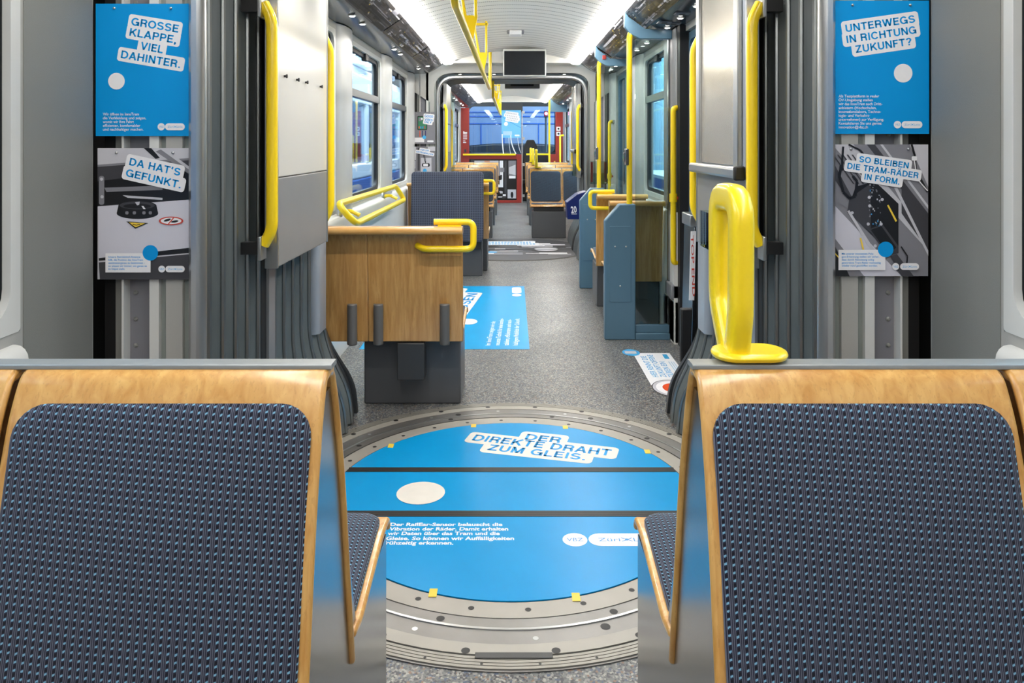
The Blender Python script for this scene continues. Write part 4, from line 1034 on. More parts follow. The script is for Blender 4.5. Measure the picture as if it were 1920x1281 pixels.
def d5(A):
    A.rect(773, 210, 816, 270, 'g2'); A.rr(782.5, 217.5, 801, 244, 2, 'g4'); A.rr(784, 219, 799.5, 242.5, 1, 'green'); A.rect(785, 221, 791, 227, 'g2'); A.ell(791, 223, 2, 2, 'white', 10)
    for x, m in ((785, 'orange'), (788, 'cyan'), (792, 'cyan'), (795, 'signred')): A.rect(x, 237, x+2, 241, m, False)
    A.lay += 1
    for x, m in ((786.5, 'orange'), (791, 'navy'), (797, 'navy')): A.rect(x, 245, x+1.6, 257, m, False)
    A.lay += 1
    A.headline([('GOOD', (796, 219.6), (812, 221.2), 4.6), ('VIBES', (796, 226), (811, 227.4), 4.2), ('ONLY', (795.2, 230.2), (808.5, 232.4), 4)], 2.2)
    A.rect(777, 258, 795.5, 267, 'white'); A.ell(795.5, 257.5, 3.6, 3.6, 'lblue', 14); A.rr(801, 263.2, 813, 266.8, 1.7, 'white')
def d6(A):
    A.rect(773, 275, 816, 333, 'g2'); A.rect(774, 275, 780, 300, 'g1'); A.rect(774, 302, 779, 316, 'paperw'); A.rect(783, 277, 787, 320, 'g3'); A.rect(789, 296, 809, 322, 'g1'); A.rect(802, 275, 816, 283, 'g1')
    A.line([(794, 290), (796, 300), (798, 306)], 1.2, 'g4'); A.line([(796, 290), (798.5, 305)], 1, 'g4'); A.rr(791, 306, 806, 313, 3, 'g4'); A.rr(793.5, 307, 802.5, 312, 1, 'white')
    A.headline([('FÜR DIE', (788, 282), (804, 284.3), 3), ('EXTRAMINUTEN', (780.5, 285.6), (812, 291.4), 3)], 1.8)
    A.ell(796.5, 320, 3.8, 3.8, 'lblue', 14)
poster(773, 210, 816, 270, YQ, 'grey photo poster headed GOOD VIBES ONLY with a green circuit board', d5, 'g2')
poster(773, 275, 816, 333, YQ, 'grey photo poster below GOOD VIBES ONLY with a small dark connector', d6, 'g2')
# ------------------------------------------------------------------ floor stickers
M['floor_blue'] = mat('floor_sticker_blue', srgb(0, 158, 220), 0.28, var=0.06, vs=5)
t = thing('floor_sticker', 'large blue floor sticker beside the wooden bench, text running lengthwise', 'floor sticker', (-0.4, 5.95, 0))
b = B(); b.box(-1.0, 0.115, 4.88, 7.03, 0.0004, 0.0016); b.build('sheet', 'floor_blue', t, smooth=0)
A = Art((0, 0, 0.0017), (1, 0, 0), (0, 1, 0), 1, 0.0003)
for i, (s_, L) in enumerate((('Im InnoTram zeigen wir die', 0.58), ('neueste Technik für eine komfor-', 0.66), ('tablere, effizientere und nach-', 0.63), ('haltigere Mobilität der Zukunft.', 0.66))):
    x = (-0.155, -0.093, -0.033, 0.028)[i]+0.03; A.text(s_, (x-0.02, 4.97), (x, 4.97+L*1.15), 0.033, 'white', 0.012, False)
A.lay += 1
A.headline([('WIR', (-0.68, 6.1), (-0.62, 6.7), 0.09), ('WOLLEN', (-0.56, 5.75), (-0.45, 6.88), 0.09), ('WISSEN', (-0.405, 5.75), (-0.305, 6.68), 0.09)], 0.04, 'sticker', 'blue')
A.ell(-0.33, 5.62, 0.07, 0.09, 'white')
A.rr(0.0, 6.68, 0.085, 6.95, 0.035, 'white'); A.ell(0.042, 6.6, 0.042, 0.06, 'white')
A.build('print', t)

t = thing('floor_sticker', 'white floor sticker reading HIER RENNT DIE ZUKUNFT OFFENE TÜREN EIN', 'floor sticker', (0.9, 4.5, 0))
b = B(); b.box(0.775, 1.01, 4.16, 4.79, 0.0004, 0.0014); b.build('sheet', 'white', t, smooth=0)
A = Art((0, 0, 0.0015), (1, 0, 0), (0, 1, 0), 1, 0.0003)
for s_, x, y0, y1 in (('HIER RENNT DIE', 0.845, 4.30, 4.72), ('ZUKUNFT OFFENE', 0.892, 4.30, 4.75), ('TÜREN EIN', 0.939, 4.30, 4.60)): A.text(s_, (x, y0), (x, y1), 0.034, 'lblue', 0.01, False)
A.lay += 1
A.rr(0.955, 4.66, 0.985, 4.76, 0.006, 'lblue')
for x in (0.962, 0.976, 0.99): A.rect(x, 4.35, x+0.006, 4.6, 'cyanpale', False)
A.lay += 1
A.build('lettering', t)
A = Art((0, 0, 0.0025), (1, 0, 0), (0, 1, 0), 1, 0.0003)
A.ell(0.885, 4.10, 0.115, 0.145, 'g4'); A.ell(0.885, 4.10, 0.11, 0.14, 'g1'); A.ell(0.885, 4.10, 0.092, 0.118, 'white'); A.ell(0.89, 4.10, 0.062, 0.08, 'orange')
A.rr(0.87, 4.13, 0.905, 4.145, 0.006, 'g3'); A.rr(0.88, 4.05, 0.91, 4.062, 0.005, 'g3')
A.build('round_symbol', t)
A = Art((0, 0, 0.002), (1, 0, 0), (0, 1, 0), 1, 0.0003)
A.ell(0.765, 4.80, 0.056, 0.075, 'lblue'); A.rr(0.725, 4.77, 0.80, 4.83, 0.01, 'g1'); A.build('oval_badge', t)


# ------------------------------------------------------------------ yellow rails, poles, posts and screens of the middle section
t = thing('standing_rail', 'yellow tube rail loop leaning out from the wall below the windows', 'rail', (-1.1, 5.6, 0.9))
b = B()
loop = [Vector((-0.99, 4.42, 0.99)), Vector((-1.075, 7.0, 0.965)), Vector((-1.02, 7.06, 0.80)), Vector((-0.88, 4.55, 0.80))]
def closed_fillet(pts, r, n=6):
    out = []
    N = len(pts)
    for i in range(N):
        p, a, c = pts[i], pts[i-1], pts[(i+1) % N]
        rr = min(r, (a-p).length*0.45, (c-p).length*0.45); s_, e_ = p+(a-p).normalized()*rr, p+(c-p).normalized()*rr
        for k in range(n+1):
            q = k/n; out.append(s_*(1-q)**2+p*2*q*(1-q)+e_*q*q)
    return out
q = [W(633, 383, 4.5), W(742, 349, 6.6), W(758, 375, 6.75), W(667, 420, 4.55)]
b.tube(closed_fillet(q, 0.07), 0.021, 12, closed=True); b.build('tube_loop', 'yellow', t)
for f in (0.12, 0.86):
    a = q[0].lerp(q[1], f); c = q[3].lerp(q[2], f); m_ = a.lerp(c, 0.75)
    b = B(); b.tube(fillet([m_, m_+Vector((-0.06, 0, 0.03)), Vector((-1.10, m_.y, m_.z+0.02))], 0.03), 0.014, 8); b.build('stay', 'yellow', t)
    b = B(); b.lathe([(0.045, 0.0), (0.045, 0.012), (0.03, 0.02)], (-1.112, m_.y, m_.z+0.02), 16, 'x'); b.build('wall_rose', 'alu', t)

def screen(Y, x0, x1, label_post, label_glass, label_bracket, idx):
    t = thing('partition_post', label_post, 'partition', ((x0+x1)/2, Y, 0), 'blue-grey partition posts')
    b = B(); b.prism([(x0, 0), (x1, 0), (x1, 0.93), (x0+0.10, 0.93), (x0, 0.815)], 'y', Y, Y+0.075); b.build('body', 'bluegrey', t, bevel=0.008)
    b = B(); b.prism(rrect((x0+x1)/2, 0.52, (x1-x0)-0.065, 0.52, 0.01), 'y', Y-0.004, Y+0.01); p_ = b.build('cover_plate', 'bluegrey', t, bevel=0.002)
    for x, z in ((0.07, 0.64), (0.145, 0.64), (0.105, 0.37)):
        b = B(); b.lathe([(0.006, 0), (0.006, -0.004), (0.003, -0.007)], (x0+x, Y-0.004, z), 10, 'y'); b.build('screw', 'alu', p_)
    b = B(); b.tube(fillet([(0.81, Y+0.04, 0.93), (0.81, Y+0.04, 2.09), (0.84, Y+0.04, 2.15)], 0.05), 0.02, 12, up=(0, 1, 0)); b.build('grab_pole', 'yellow', t)
    b = B(); b.box(0.775, 0.80, Y-0.005, Y+0.05, 1.195, 1.31); b.box(0.765, 0.778, Y+0.005, Y+0.04, 1.22, 1.285); v = b.build('stop_button', 'steel', t, bevel=0.006)
    b = B(); b.box(0.762, 0.7655, Y+0.015, Y+0.03, 1.24, 1.262); b.build('button_lens', 'green', v)
    t = thing('glass_screen', label_glass, 'glass screen', (0.97, Y, 0), 'glass screens beside the doors')
    b = B(); b.box(x1+0.002, 1.088, Y+0.034, Y+0.042, 0.10, 2.06); b.build('pane', 'glass_clear', t)
    b = B(); b.box(x1, 1.082, Y+0.0, Y+0.075, 0.0, 0.045); b.box(x1, 1.082, Y+0.02, Y+0.055, 0.045, 0.1); b.build('sill', 'bluegrey', t, bevel=0.004)
    b = B(); b.box(1.074, 1.088, Y+0.02, Y+0.056, 0.1, 2.06); b.build('edge_profile', 'steel', t)
    t = thing('ceiling_bracket', label_bracket, 'bracket', (0.95, Y, 2.1), 'blue-grey brackets under the coving')
    b = B(); b.prism([(0.772, 2.275), (0.80, 2.22), (0.915, 2.135), (1.10, 2.128), (1.10, 2.065), (0.88, 2.065), (0.81, 2.10), (0.772, 2.15)], 'y', Y+0.02, Y+0.06); b.build('plate', 'bluegrey', t, bevel=0.005)
    if idx:
        b = B(); b.box(0.84, 0.875, Y+0.012, Y+0.022, 2.125, 2.165); b.build('indicator', 'red', t, bevel=0.003)
screen(5.11, 0.635, 0.847, 'blue-grey partition post with three screws and yellow pole, nearer the camera', 'glass screen in front of the single wooden bench, nearer the camera', 'blue-grey bracket holding the nearer yellow pole at the coving', 0)
screen(6.92, 0.628, 0.86, 'blue-grey partition post behind the yellow tube handle, by the newspaper box', 'glass screen of the farther doorway', 'blue-grey bracket with small red indicator over the farther pole', 1)
for Y, lb in ((5.0, 'yellow door handrail on the grey post beside the folded ramp'), (8.27, 'yellow door handrail at the farther doorway beyond the glass')):
    t = thing('door_handrail', lb, 'handle', (1.08, Y, 1.05), 'door handrails')
    b = B(); b.tube(fillet([(1.13, Y+0.03, 1.585), (1.08, Y, 1.585), (1.08, Y, 0.545), (1.13, Y+0.03, 0.545)], 0.04), 0.019, 12, up=(0, 1, 0)); b.build('grip_tube', 'yellow', t)
    b = B(); b.tube([(1.08, Y, 0.955), (1.08, Y, 1.01)], 0.026, 12, up=(0, 1, 0)); k_ = b.build('switch_collar', 'yellow', t)
    b = B(); b.lathe([(0.012, 0), (0.012, 0.012), (0.006, 0.016)], (1.104, Y, 0.98), 10, 'x'); b.build('push_button', 'signred', k_)
    for z in (1.585, 0.545):
        b = B(); b.box(1.115, 1.14, Y+0.0, Y+0.05, z-0.02, z+0.02); b.build('fixing', 'alu', t, bevel=0.003)
# grey door post by the near doorway
b = B(); b.prism([(1.10, 5.02), (1.10, 5.42), (1.2, 5.42), (1.2, 5.02)], 'z', 0.0, 2.13); b.box(1.065, 1.13, 5.0, 5.2, 0.30, 0.40); b.box(1.085, 1.15, 5.0, 5.35, 0.0, 0.29)
struct(b.build('trim_80', 'door_grey', None, bevel=0.01))
b = B(); b.box(1.11, 1.2, 4.94, 5.018, 0.0, 2.13); struct(b.build('trim_81', 'black', None))
b = B(); b.box(1.09, 1.2, 3.74, 3.86, 0.0, 2.13); struct(b.build('trim_82', 'pillar_blue', None, bevel=0.01))
# folded ramp
t = thing('folding_ramp', 'folded wheelchair ramp with TOP END label standing by the doorway', 'ramp', (0.93, 4.0, 0))
b = B(); b.prism([(0.905, 0.0), (0.93, 0.0), (0.952, 0.93), (0.927, 0.93)], 'y', 3.80, 4.02); b.build('ramp_leaf', 'steel', t, bevel=0.003)
b = B(); b.prism([(0.94, 0.0), (0.962, 0.0), (0.985, 0.93), (0.962, 0.93)], 'y', 3.80, 4.02); b.build('ramp_leaf', 'black', t, bevel=0.003)
b = B(); b.box(0.90, 0.985, 3.78, 3.96, 0.925, 0.985); b.build('holder_cap', 'alu', t, bevel=0.005)
b = B(); b.box(0.865, 0.935, 3.82, 3.86, 0.22, 0.50); b.box(0.93, 1.0, 3.785, 3.80, 0.28, 0.37); b.build('strap', 'black', t, bevel=0.012)
b = B(); b.prism([(0.900, 0.55), (0.926, 0.55), (0.9355, 0.90), (0.9095, 0.90)], 'y', 3.793, 3.80); b.build('label_plate', 'white', t)
A = Art((0.9035, 3.7925, 0.90), (0.027, 0, -1), (1, 0, 0.027), 1, 0.0003)
A.text('TOP END', (0.02, 0.004), (0.33, 0.004), 0.0135, 'signred', 0.01); A.build('label_lettering', t)
# newspaper box
t = thing('newspaper_box', 'navy newspaper box with white 20 hanging at the far gangway', 'box', (0.70, 8.0, 0.55))
b = B(); b.prism([(0.595, 0.53), (0.80, 0.53), (0.80, 0.83), (0.70, 0.80), (0.585, 0.71)], 'y', 8.0, 8.25); b.build('body', 'navy', t, bevel=0.006)
b = B(); b.box(0.79, 0.93, 8.15, 8.66, 0.56, 0.76); b.build('fixing', 'dark', t)
A = Art((0, 7.9995, 0), (1, 0, 0), (0, 0, 1), 1, 0.0004)
A.text('20', (0.635, 0.60), (0.695, 0.606), 0.065, 'white', 0.02); A.rect(0.637, 0.585, 0.695, 0.592, 'white'); A.build('print', t)
# ------------------------------------------------------------------ overhead
t = thing('ceiling_rail', 'long yellow hand bar under the ceiling of the middle section', 'handrail', (-0.24, 5.5, 1.94))
b = B(); b.sweep(fillet([(-0.246, 3.05, 2.3), (-0.246, 3.19, 1.95), (-0.244, 8.02, 1.94)], 0.06), rrect(0, 0, 0.04, 0.034, 0.014, 3), (1, 0, 0)); b.build('bar', 'yellow', t)
def yframe(y, parent, x=-0.244):
    b = B()
    for p_, q_ in (((x-0.075, 2.36), (x-0.03, 2.09)), ((x+0.03, 2.36), (x+0.03, 2.09)), ):
        b.sweep([(p_[0], y, p_[1]), (q_[0], y, q_[1])], rrect(0, 0, 0.018, 0.03, 0.004, 2), (0, 1, 0))
    b.box(x-0.09, x+0.045, y-0.015, y+0.015, 2.325, 2.345)
    b.prism([(x-0.042, 2.10), (x+0.042, 2.10), (x+0.014, 1.945), (x-0.008, 1.945)], 'y', y-0.012, y+0.012)
    b.build('hanger', 'yellow', parent, smooth=0)
for y in (4.4, 6.2): yframe(y, t)
b = B(); b.tube([(-0.237, 8.08, 1.93), (-0.237, 8.08, 2.33)], 0.018, 12, up=(0, 1, 0)); b.build('end_post', 'yellow', t)
t = thing('ceiling_rail', 'long yellow hand bar under the ceiling of the far section', 'handrail', (-0.24, 13, 1.94))
b = B(); b.sweep(fillet([(-0.246, 9.6, 2.15), (-0.246, 9.7, 1.95), (-0.246, 15.6, 1.94)], 0.05), rrect(0, 0, 0.04, 0.034, 0.014, 3), (1, 0, 0)); b.build('bar', 'yellow', t)
for y in (11.2, 12.8, 14.4): yframe(y, t)
b = B(); b.tube([(-0.237, 15.6, 1.93), (-0.237, 15.6, 2.36)], 0.018, 12, up=(0, 1, 0)); b.build('end_post', 'yellow', t)
# monitor
t = thing('monitor', 'black screen in a white housing hanging before the far gangway', 'monitor', (0.135, 7.9, 2.07))
b = B(); b.prism(rrect(0.133, 2.20, 0.456, 0.29, 0.012), 'y', 7.9, 7.97); b.build('housing', 'wall_white', t, bevel=0.006)
b = B(); b.prism(rrect(0.133, 2.195, 0.43, 0.255, 0.004), 'y', 7.894, 7.902); b.build('screen', 'screen', t)
b = B(); b.box(-0.03, 0.30, 7.93, 8.45, 2.28, 2.345); b.build('mount', 'wall_white', t, bevel=0.006)
t = thing('display_housing', 'flat grey display housing over the far end of the gangway', 'display', (0.14, 10.4, 2.1))
b = B(); b.box(-0.10, 0.385, 10.33, 10.46, 2.105, 2.20); b.build('case', 'door_grey', t, bevel=0.006)
b = B(); b.box(-0.02, 0.30, 10.324, 10.332, 2.135, 2.16); b.build('slot', 'black', t)
t = thing('smoke_detector', 'small white rectangular unit on the curved ceiling', 'detector', (0.05, 6.85, 2.36))
b = B(); b.prism(rrect(0.032, 6.85, 0.11, 0.16, 0.01), 'z', 2.335, 2.375); b.build('case', 'white', t, bevel=0.006)
b = B(); b.box(-0.045, 0.11, 6.80, 6.90, 2.355, 2.378); b.build('base_plate', 'g2', t, bevel=0.004)
for x, y, z, r_, lb in ((-0.635, 8.39, 2.312, 0.043, 'round chrome eyeball camera on the white bulkhead before the far gangway'), (-0.87, 16.35, 2.28, 0.06, 'small round camera on the bulkhead above the red cab wall')):
    if y > 10: x = -0.78; z = 2.30
    t = thing('dome_camera', lb, 'camera', (x, y, z))
    b = B(); b.lathe([(r_, 0.01), (r_, -0.012), (r_*0.75, -0.02), (r_*0.7, -0.012)], (x, y, z), 24, 'y'); b.build('bezel', 'alu', t)
    b = B(); b.lathe([(r_*0.7, -0.012), (r_*0.55, -0.03), (r_*0.25, -0.04)], (x, y, z), 20, 'y'); b.build('lens', 'screen', t)
t = thing('pictogram_sign', 'small blue and white pictogram sign behind the ceiling hand bar', 'sign', (-0.34, 8.39, 2.3))
b = B(); b.box(-0.385, -0.285, 8.392, 8.398, 2.265, 2.365); b.build('plate', 'white', t)
A = Art((0, 8.3915, 0), (1, 0, 0), (0, 0, 1), 1, 0.0003)
A.rr(-0.382, 2.268, -0.288, 2.362, 0.01, 'navy'); A.rr(-0.374, 2.276, -0.296, 2.354, 0.006, 'white'); A.ell(-0.352, 2.335, 0.008, 0.008, 'navy', 12); A.rect(-0.36, 2.30, -0.344, 2.324, 'navy'); A.rect(-0.325, 2.285, -0.305, 2.335, 'navy'); A.rect(-0.37, 2.28, -0.33, 2.288, 'navy'); A.build('print', t)
# spot lamps in the coving and over the gangway
def spot(x, y, z, label, group):
    t = thing('ceiling_spot', label, 'spot lamp', (x, y, z), group)
    b = B(); b.lathe([(0.025, 0.002), (0.025, -0.003), (0.018, -0.004)], (x, y, z), 16); b.build('bezel', 'alu', t)
    b = B(); b.lathe([(0.017, -0.0035), (0.015, -0.006)], (x, y, z), 14); b.build('lens', 'led', t)
for y in (4.6, 4.92, 6.24, 6.58, 7.86): spot(-0.985, y, 2.134, 'small round lamp in the dark coving above the windows', 'coving lamps above the windows')
spot(-0.875, 7.75, 2.15, 'small round lamp at the end of the dark coving, nearest the ceiling light', None)
for y in (4.27, 4.68, 5.07, 5.84, 6.3, 7.3, 7.6, 7.95): spot(1.055, y, 2.134, 'small round lamp in the dark coving above the doors', 'coving lamps above the doors')
for x in (-0.61, -0.21, 0.215, 0.613):
    for y in (8.75, 2.62, 3.3):
        if y > 8: spot(x, y, 2.158, 'small round lamp in the arch of the far gangway', 'gangway arch lamps')
        l = bpy.data.lights.new('arch_lamp', 'SPOT'); l.energy = 26 if y > 8 else 15; l.spot_size = 2.4; l.spot_blend = 0.6; l.shadow_soft_size = 0.02; l.color = (1, 0.95, 0.88)
        lo = bpy.data.objects.new('arch_lamp', l); COL.objects.link(lo); lo.location = (x, y, 2.14)
for s in (-1, 1):
    for y in (11.3, 11.9, 13.1, 13.7, 14.9, 15.5): spot(s*1.02, y, 2.134, 'tiny round lamp in the coving beyond the far gangway, %s row' % ('window side' if s < 0 else 'door side'), 'coving lamps beyond the far gangway')
# printed machinery film on the coving slopes
def coving_print(s, y0, y1, label, seed, n):
    rnd = random.Random(seed)
    P0 = Vector((s*0.775, y0, 2.249)); P1 = Vector((s*0.93, y0, 2.145)); V = (P0-P1); Lw = V.length; V.normalize()
    U = Vector((0, 1, 0)); 
    off = Vector((-s*abs(V.z), 0, -abs(V.x)))*0.004
    # order U,V so that the print faces the passage
    if U.cross(V).dot(off) < 0: org = P1+off+Vector((0, y1-y0, 0)); U = -U
    else: org = P1+off
    t = thing('coving_film', label, 'printed film', tuple(org), 'machinery photo films on the coving')
    A = Art(org, U, V, 1, 0.00003); L = y1-y0
    A.rect(0, 0, L, Lw, 'film')
    for k in range(n):
        x = rnd.uniform(0, L-0.1); v = rnd.uniform(0, Lw*0.9); ln = rnd.choice([0.06, 0.15, 0.3, 0.6])*rnd.uniform(0.6, 1.4); h = rnd.choice([0.004, 0.01, 0.02, 0.035])
        A.rect(x, v, min(L, x+ln), min(Lw, v+h*rnd.choice([0.3, 0.6, 1])), rnd.choice(['g1', 'g2', 'g3', 'g4', 'g4', 'g4', 'film']))
    for k in range(int(n/8)):
        x = rnd.uniform(0.1, L-0.4); pts = [(x+0.05*j, min(Lw-0.005, max(0.005, Lw*(0.5+0.4*math.sin(j*0.9+k))))) for j in range(7)]
        A.line(pts, 0.005, 'g4')
    for k in range(int(n/3)):
        x = rnd.uniform(0.02, L-0.05); v = rnd.uniform(0.02, Lw-0.02); A.ell(x, v, 0.006, 0.006, rnd.choice(['g4', 'pyel', 'g1', 'g4']), 8)
    A.build('print', t)
for s, sd in ((-1, 'window side'), (1, 'door side')):
    for k, (a, c) in enumerate(((3.8, 5.3), (5.34, 6.9), (6.94, 8.35))):
        coving_print(s, a, c, 'printed machinery film on the coving of the middle section, %s, %s piece' % (sd, ('nearest', 'middle', 'farthest')[k]), 10+k*7+s, 110)
    coving_print(s, 10.5, 16.2, 'printed machinery film on the coving of the far section, %s' % sd, 50+s, 160)
# hatch plates on the flat of the coving by the doors
for x, y in ((1.03, 4.52), (0.99, 4.85), (1.06, 4.9)):
    t = thing('coving_socket', 'small grey socket plate with dark opening in the coving by the doors', 'socket plate', (x, y, 2.13), 'coving socket plates')
    b = B(); b.prism(rrect(x, y, 0.09, 0.07, 0.006), 'z', 2.129, 2.1345); b.build('plate', 'g2', t)
    b = B(); b.prism(rrect(x, y, 0.035, 0.035, 0.004), 'z', 2.1275, 2.1295); b.build('opening', 'black', t)
# ------------------------------------------------------------------ far section and cab
YC = 16.8
t = thing('cab_partition', 'dark red cab wall with a machinery photo panel', 'partition', (-0.4, YC, 0))
b = B(); b.box(-1.16, -0.965, YC, YC+0.08, 0, 2.14); b.box(-0.965, 0.11, YC, YC+0.08, 0.98, 1.09); b.box(0.11, 0.235, YC, YC+0.08, 0, 1.09); b.box(-0.965, 0.11, YC, YC+0.08, 0, 0.06); b.build('wall_frame', 'red', t, bevel=0.006)
b = B(); b.box(-0.965, 0.11, YC+0.02, YC+0.05, 0.06, 0.98); b.build('photo_panel', 'g4', t)
A = Art((0, YC+0.019, 0), (1, 0, 0), (0, 0, 1), 1, 0.0003); rnd = random.Random(8)
A.rect(-0.86, 0.5, -0.30, 0.95, 'g1'); A.rect(-0.28, 0.35, -0.2, 0.95, 'white'); A.rect(-0.17, 0.14, -0.12, 0.95, 'g3')
for k in range(40):
    x, z = rnd.uniform(-0.95, -0.2), rnd.uniform(0.1, 0.9); A.rect(x, z, x+rnd.uniform(0.01, 0.1), z+rnd.uniform(0.01, 0.1), rnd.choice(['g1', 'g2', 'g4', 'g4', 'g3', 'white']), False); A.lay += 1
A.rect(-0.08, 0.62, 0.09, 0.95, 'g2'); A.poly([(-0.07, 0.66), (0.08, 0.62), (0.08, 0.86), (-0.07, 0.8)], 'g1'); A.rect(-0.07, 0.55, 0.08, 0.61, 'white'); A.rect(-0.08, 0.36, 0.09, 0.53, 'g4'); A.rect(-0.1, 0.1, 0.09, 0.3, 'g1'); A.ell(0.0, 0.18, 0.03, 0.07, 'g4'); A.rect(-0.62, 0.90, -0.50, 0.95, 'orange_pale')
A.build('photo_print', t)
A = Art((0, YC-0.001, 0), (1, 0, 0), (0, 0, 1), 1, 0.0005)
for k, (w_, h) in enumerate(((0.03, 0.012), (0.09, 0.035), (0.09, 0.02), (0.09, 0.02), (0.09, 0.02), (0.05, 0.012), (0.07, 0.025))): A.rr(-1.10, 1.60-0.042*k, -1.10+w_, 1.60-0.042*k+h, 0.004, 'white')
A.build('column_print', t)
b = B(); b.prism(rrect(-1.05, 1.17, 0.045, 0.07, 0.01), 'y', YC-0.02, YC); b.build('door_switch', 'dark', t, bevel=0.004)
b = B(); b.tube([(-1.1, YC-0.06, 1.085), (0.08, YC-0.06, 1.085)], 0.022, 12); b.build('rail', 'yellow', t)
b = B(); b.box(0.215, 0.24, YC-0.005, YC+0.03, 0, 2.07); b.build('door_post', 'alu', t)
for z in (2.04, 1.45, 0.86, 0.16):
    b = B(); b.box(0.225, 0.285, YC-0.015, YC+0.02, z-0.03, z+0.03); b.build('hinge', 'alu', t, bevel=0.004)
b = B(); b.box(-0.965, 0.215, YC+0.03, YC+0.036, 1.09, 2.05); b.build('glazing', 'glass_cab', t)
b = B(); b.box(-0.24, 0.24, YC-0.01, YC+0.05, 2.05, 2.24); b.build('header_panel', 'dark', t)
t = thing('cab_poster', 'pale blue poster with white sticker hanging at the cab door', 'poster', (-0.02, YC-0.02, 1.47))
b = B(); b.box(-0.235, 0.20, YC-0.03, YC-0.024, 1.465, 2.085); b.build('sheet', 'cab_blue', t)
A = Art((0, YC-0.031, 0), (1, 0, 0), (0, 0, 1), 1, 0.0004)
A.line([(-0.235, 1.95), (-0.1, 1.85), (0.2, 1.69)], 0.012, 'cyan')
for a, c in (((-0.13, 2.01), (0.12, 1.975)), ((-0.16, 1.96), (0.14, 1.91)), ((-0.12, 1.905), (0.15, 1.86)), ((-0.13, 1.86), (0.12, 1.82))): A.patch(a, c, 0.035, 0.022, 'white')
for a, c in (((-0.13, 2.01), (0.12, 1.975)), ((-0.16, 1.96), (0.14, 1.91)), ((-0.12, 1.905), (0.15, 1.86)), ((-0.13, 1.86), (0.12, 1.82))):
    for q_ in range(7):
        f = (q_+0.2)/7.4; x, z = a[0]+(c[0]-a[0])*f, a[1]+(c[1]-a[1])*f; A.rect(x, z, x+0.022, z+0.028, 'g1', False)
A.lay += 1
A.ell(-0.135, 1.775, 0.045, 0.045, 'white'); A.rect(-0.2, 1.52, 0.0, 1.61, 'cyanpale'); A.rr(0.06, 1.50, 0.17, 1.535, 0.015, 'white'); A.build('print', t)
for k, (x0, x1, z0, z1) in enumerate(((-0.22, -0.19, 1.55, 1.10), (-0.03, 0.09, 1.52, 1.10), (-0.07, -0.03, 1.47, 1.10), (0.13, 0.20, 1.47, 1.12))):
    t = thing('cable', ('thick white cable at the cab poster edge away from the door post', 'thick white cable curving below the middle of the cab poster', 'thin white cable below the middle of the cab poster', 'white cable below the cab poster beside the door post')[k], 'cable', (x0, YC-0.05, z0), 'white cables below the cab poster')
    b = B(); b.tube([(x0+(x1-x0)*f*f, YC-0.045, z0+(z1-z0)*f) for f in (0, 0.2, 0.4, 0.6, 0.8, 1)], (0.012, 0.012, 0.005, 0.006)[k], 8, up=(1, 0, 0)); b.build('sheath', 'white', t)
# cab: dash, windscreen, right hand post
t = thing('driver_console', 'black driver console behind the cab door gap', 'console', (0.6, 17.6, 0))
b = B(); b.prism([(17.3, 0), (18.3, 0), (18.3, 1.12), (17.7, 1.08), (17.3, 0.9)], 'x', -1.07, 1.07); b.build('desk', 'black', t, bevel=0.02)
b = B(); b.prism(rrect(0.42, 17.1, 0.42, 0.4, 0.08), 'z', 0.42, 0.52); b.prism([(0.24, 0.5), (0.60, 0.5), (0.58, 1.25), (0.5, 1.42), (0.34, 1.42), (0.26, 1.25)], 'y', 16.95, 17.05); b.build('driver_seat', 'black', t, bevel=0.02)
win_no[0] += 1
wr = bpy.data.objects.new('window_%d' % win_no[0], None); COL.objects.link(wr); wr.location = (0, 18.4, 1.1); struct(wr)
b = B(); b.ring(rrect(0, 1.25, 2.4, 2.5, 0.02), rrect(0, 1.68, 2.1, 1.14, 0.12), 'y', 18.36, 18.46); b.build('frame', 'black', wr)
b = B(); b.prism(rrect(0, 1.68, 2.14, 1.18, 0.12), 'y', 18.40, 18.406); b.build('pane', 'glass', wr)
t = thing('cab_side_panel', 'dark red panel with two white pictogram plates beside the front door', 'panel', (1.03, 16.4, 0))
b = B(); b.box(0.96, 1.12, 16.4, 16.5, 0, 2.05); b.box(0.8, 0.96, 16.4, 16.5, 0.0, 1.1); b.build('body', 'red', t, bevel=0.006)
for z in (1.66, 1.55):
    b = B(); b.prism(rrect(1.02, z, 0.09, 0.09, 0.008), 'y', 16.392, 16.4); p_ = b.build('pictogram_plate', 'white', t)
    b = B(); b.prism(circle((1.02, z), 0.022, 14), 'y', 16.389, 16.3925); b.build('symbol', 'g4', p_)
b = B(); b.box(0.84, 0.90, 16.39, 16.4, 0.85, 0.92); b.box(0.92, 0.95, 16.39, 16.4, 0.83, 0.95); b.build('notice', 'pyel', t)
t = thing('grab_pole', 'slim yellow pole from floor to coving at the front door', 'pole', (0.75, 15.0, 0))
b = B(); b.tube([(0.75, 15.0, 0.0), (0.75, 15.0, 2.22)], 0.02, 12, up=(0, 1, 0)); b.build('tube', 'yellow', t)
b = B(); b.lathe([(0.045, 0), (0.045, 0.01), (0.022, 0.03)], (0.75, 15.0, 0.0), 16); b.build('foot', 'alu', t)
t = thing('front_barrier', 'short horizontal yellow bar by the front door', 'barrier', (0.55, 16.2, 1.08))
b = B(); b.tube([(0.31, 16.2, 1.10), (0.80, 16.2, 1.10), (0.80, 16.42, 1.10)], 0.02, 12); b.build('tube', 'yellow', t)
t = thing('door_handrail', 'yellow handrail beside the red front panel', 'handle', (1.05, 16.0, 0.9))
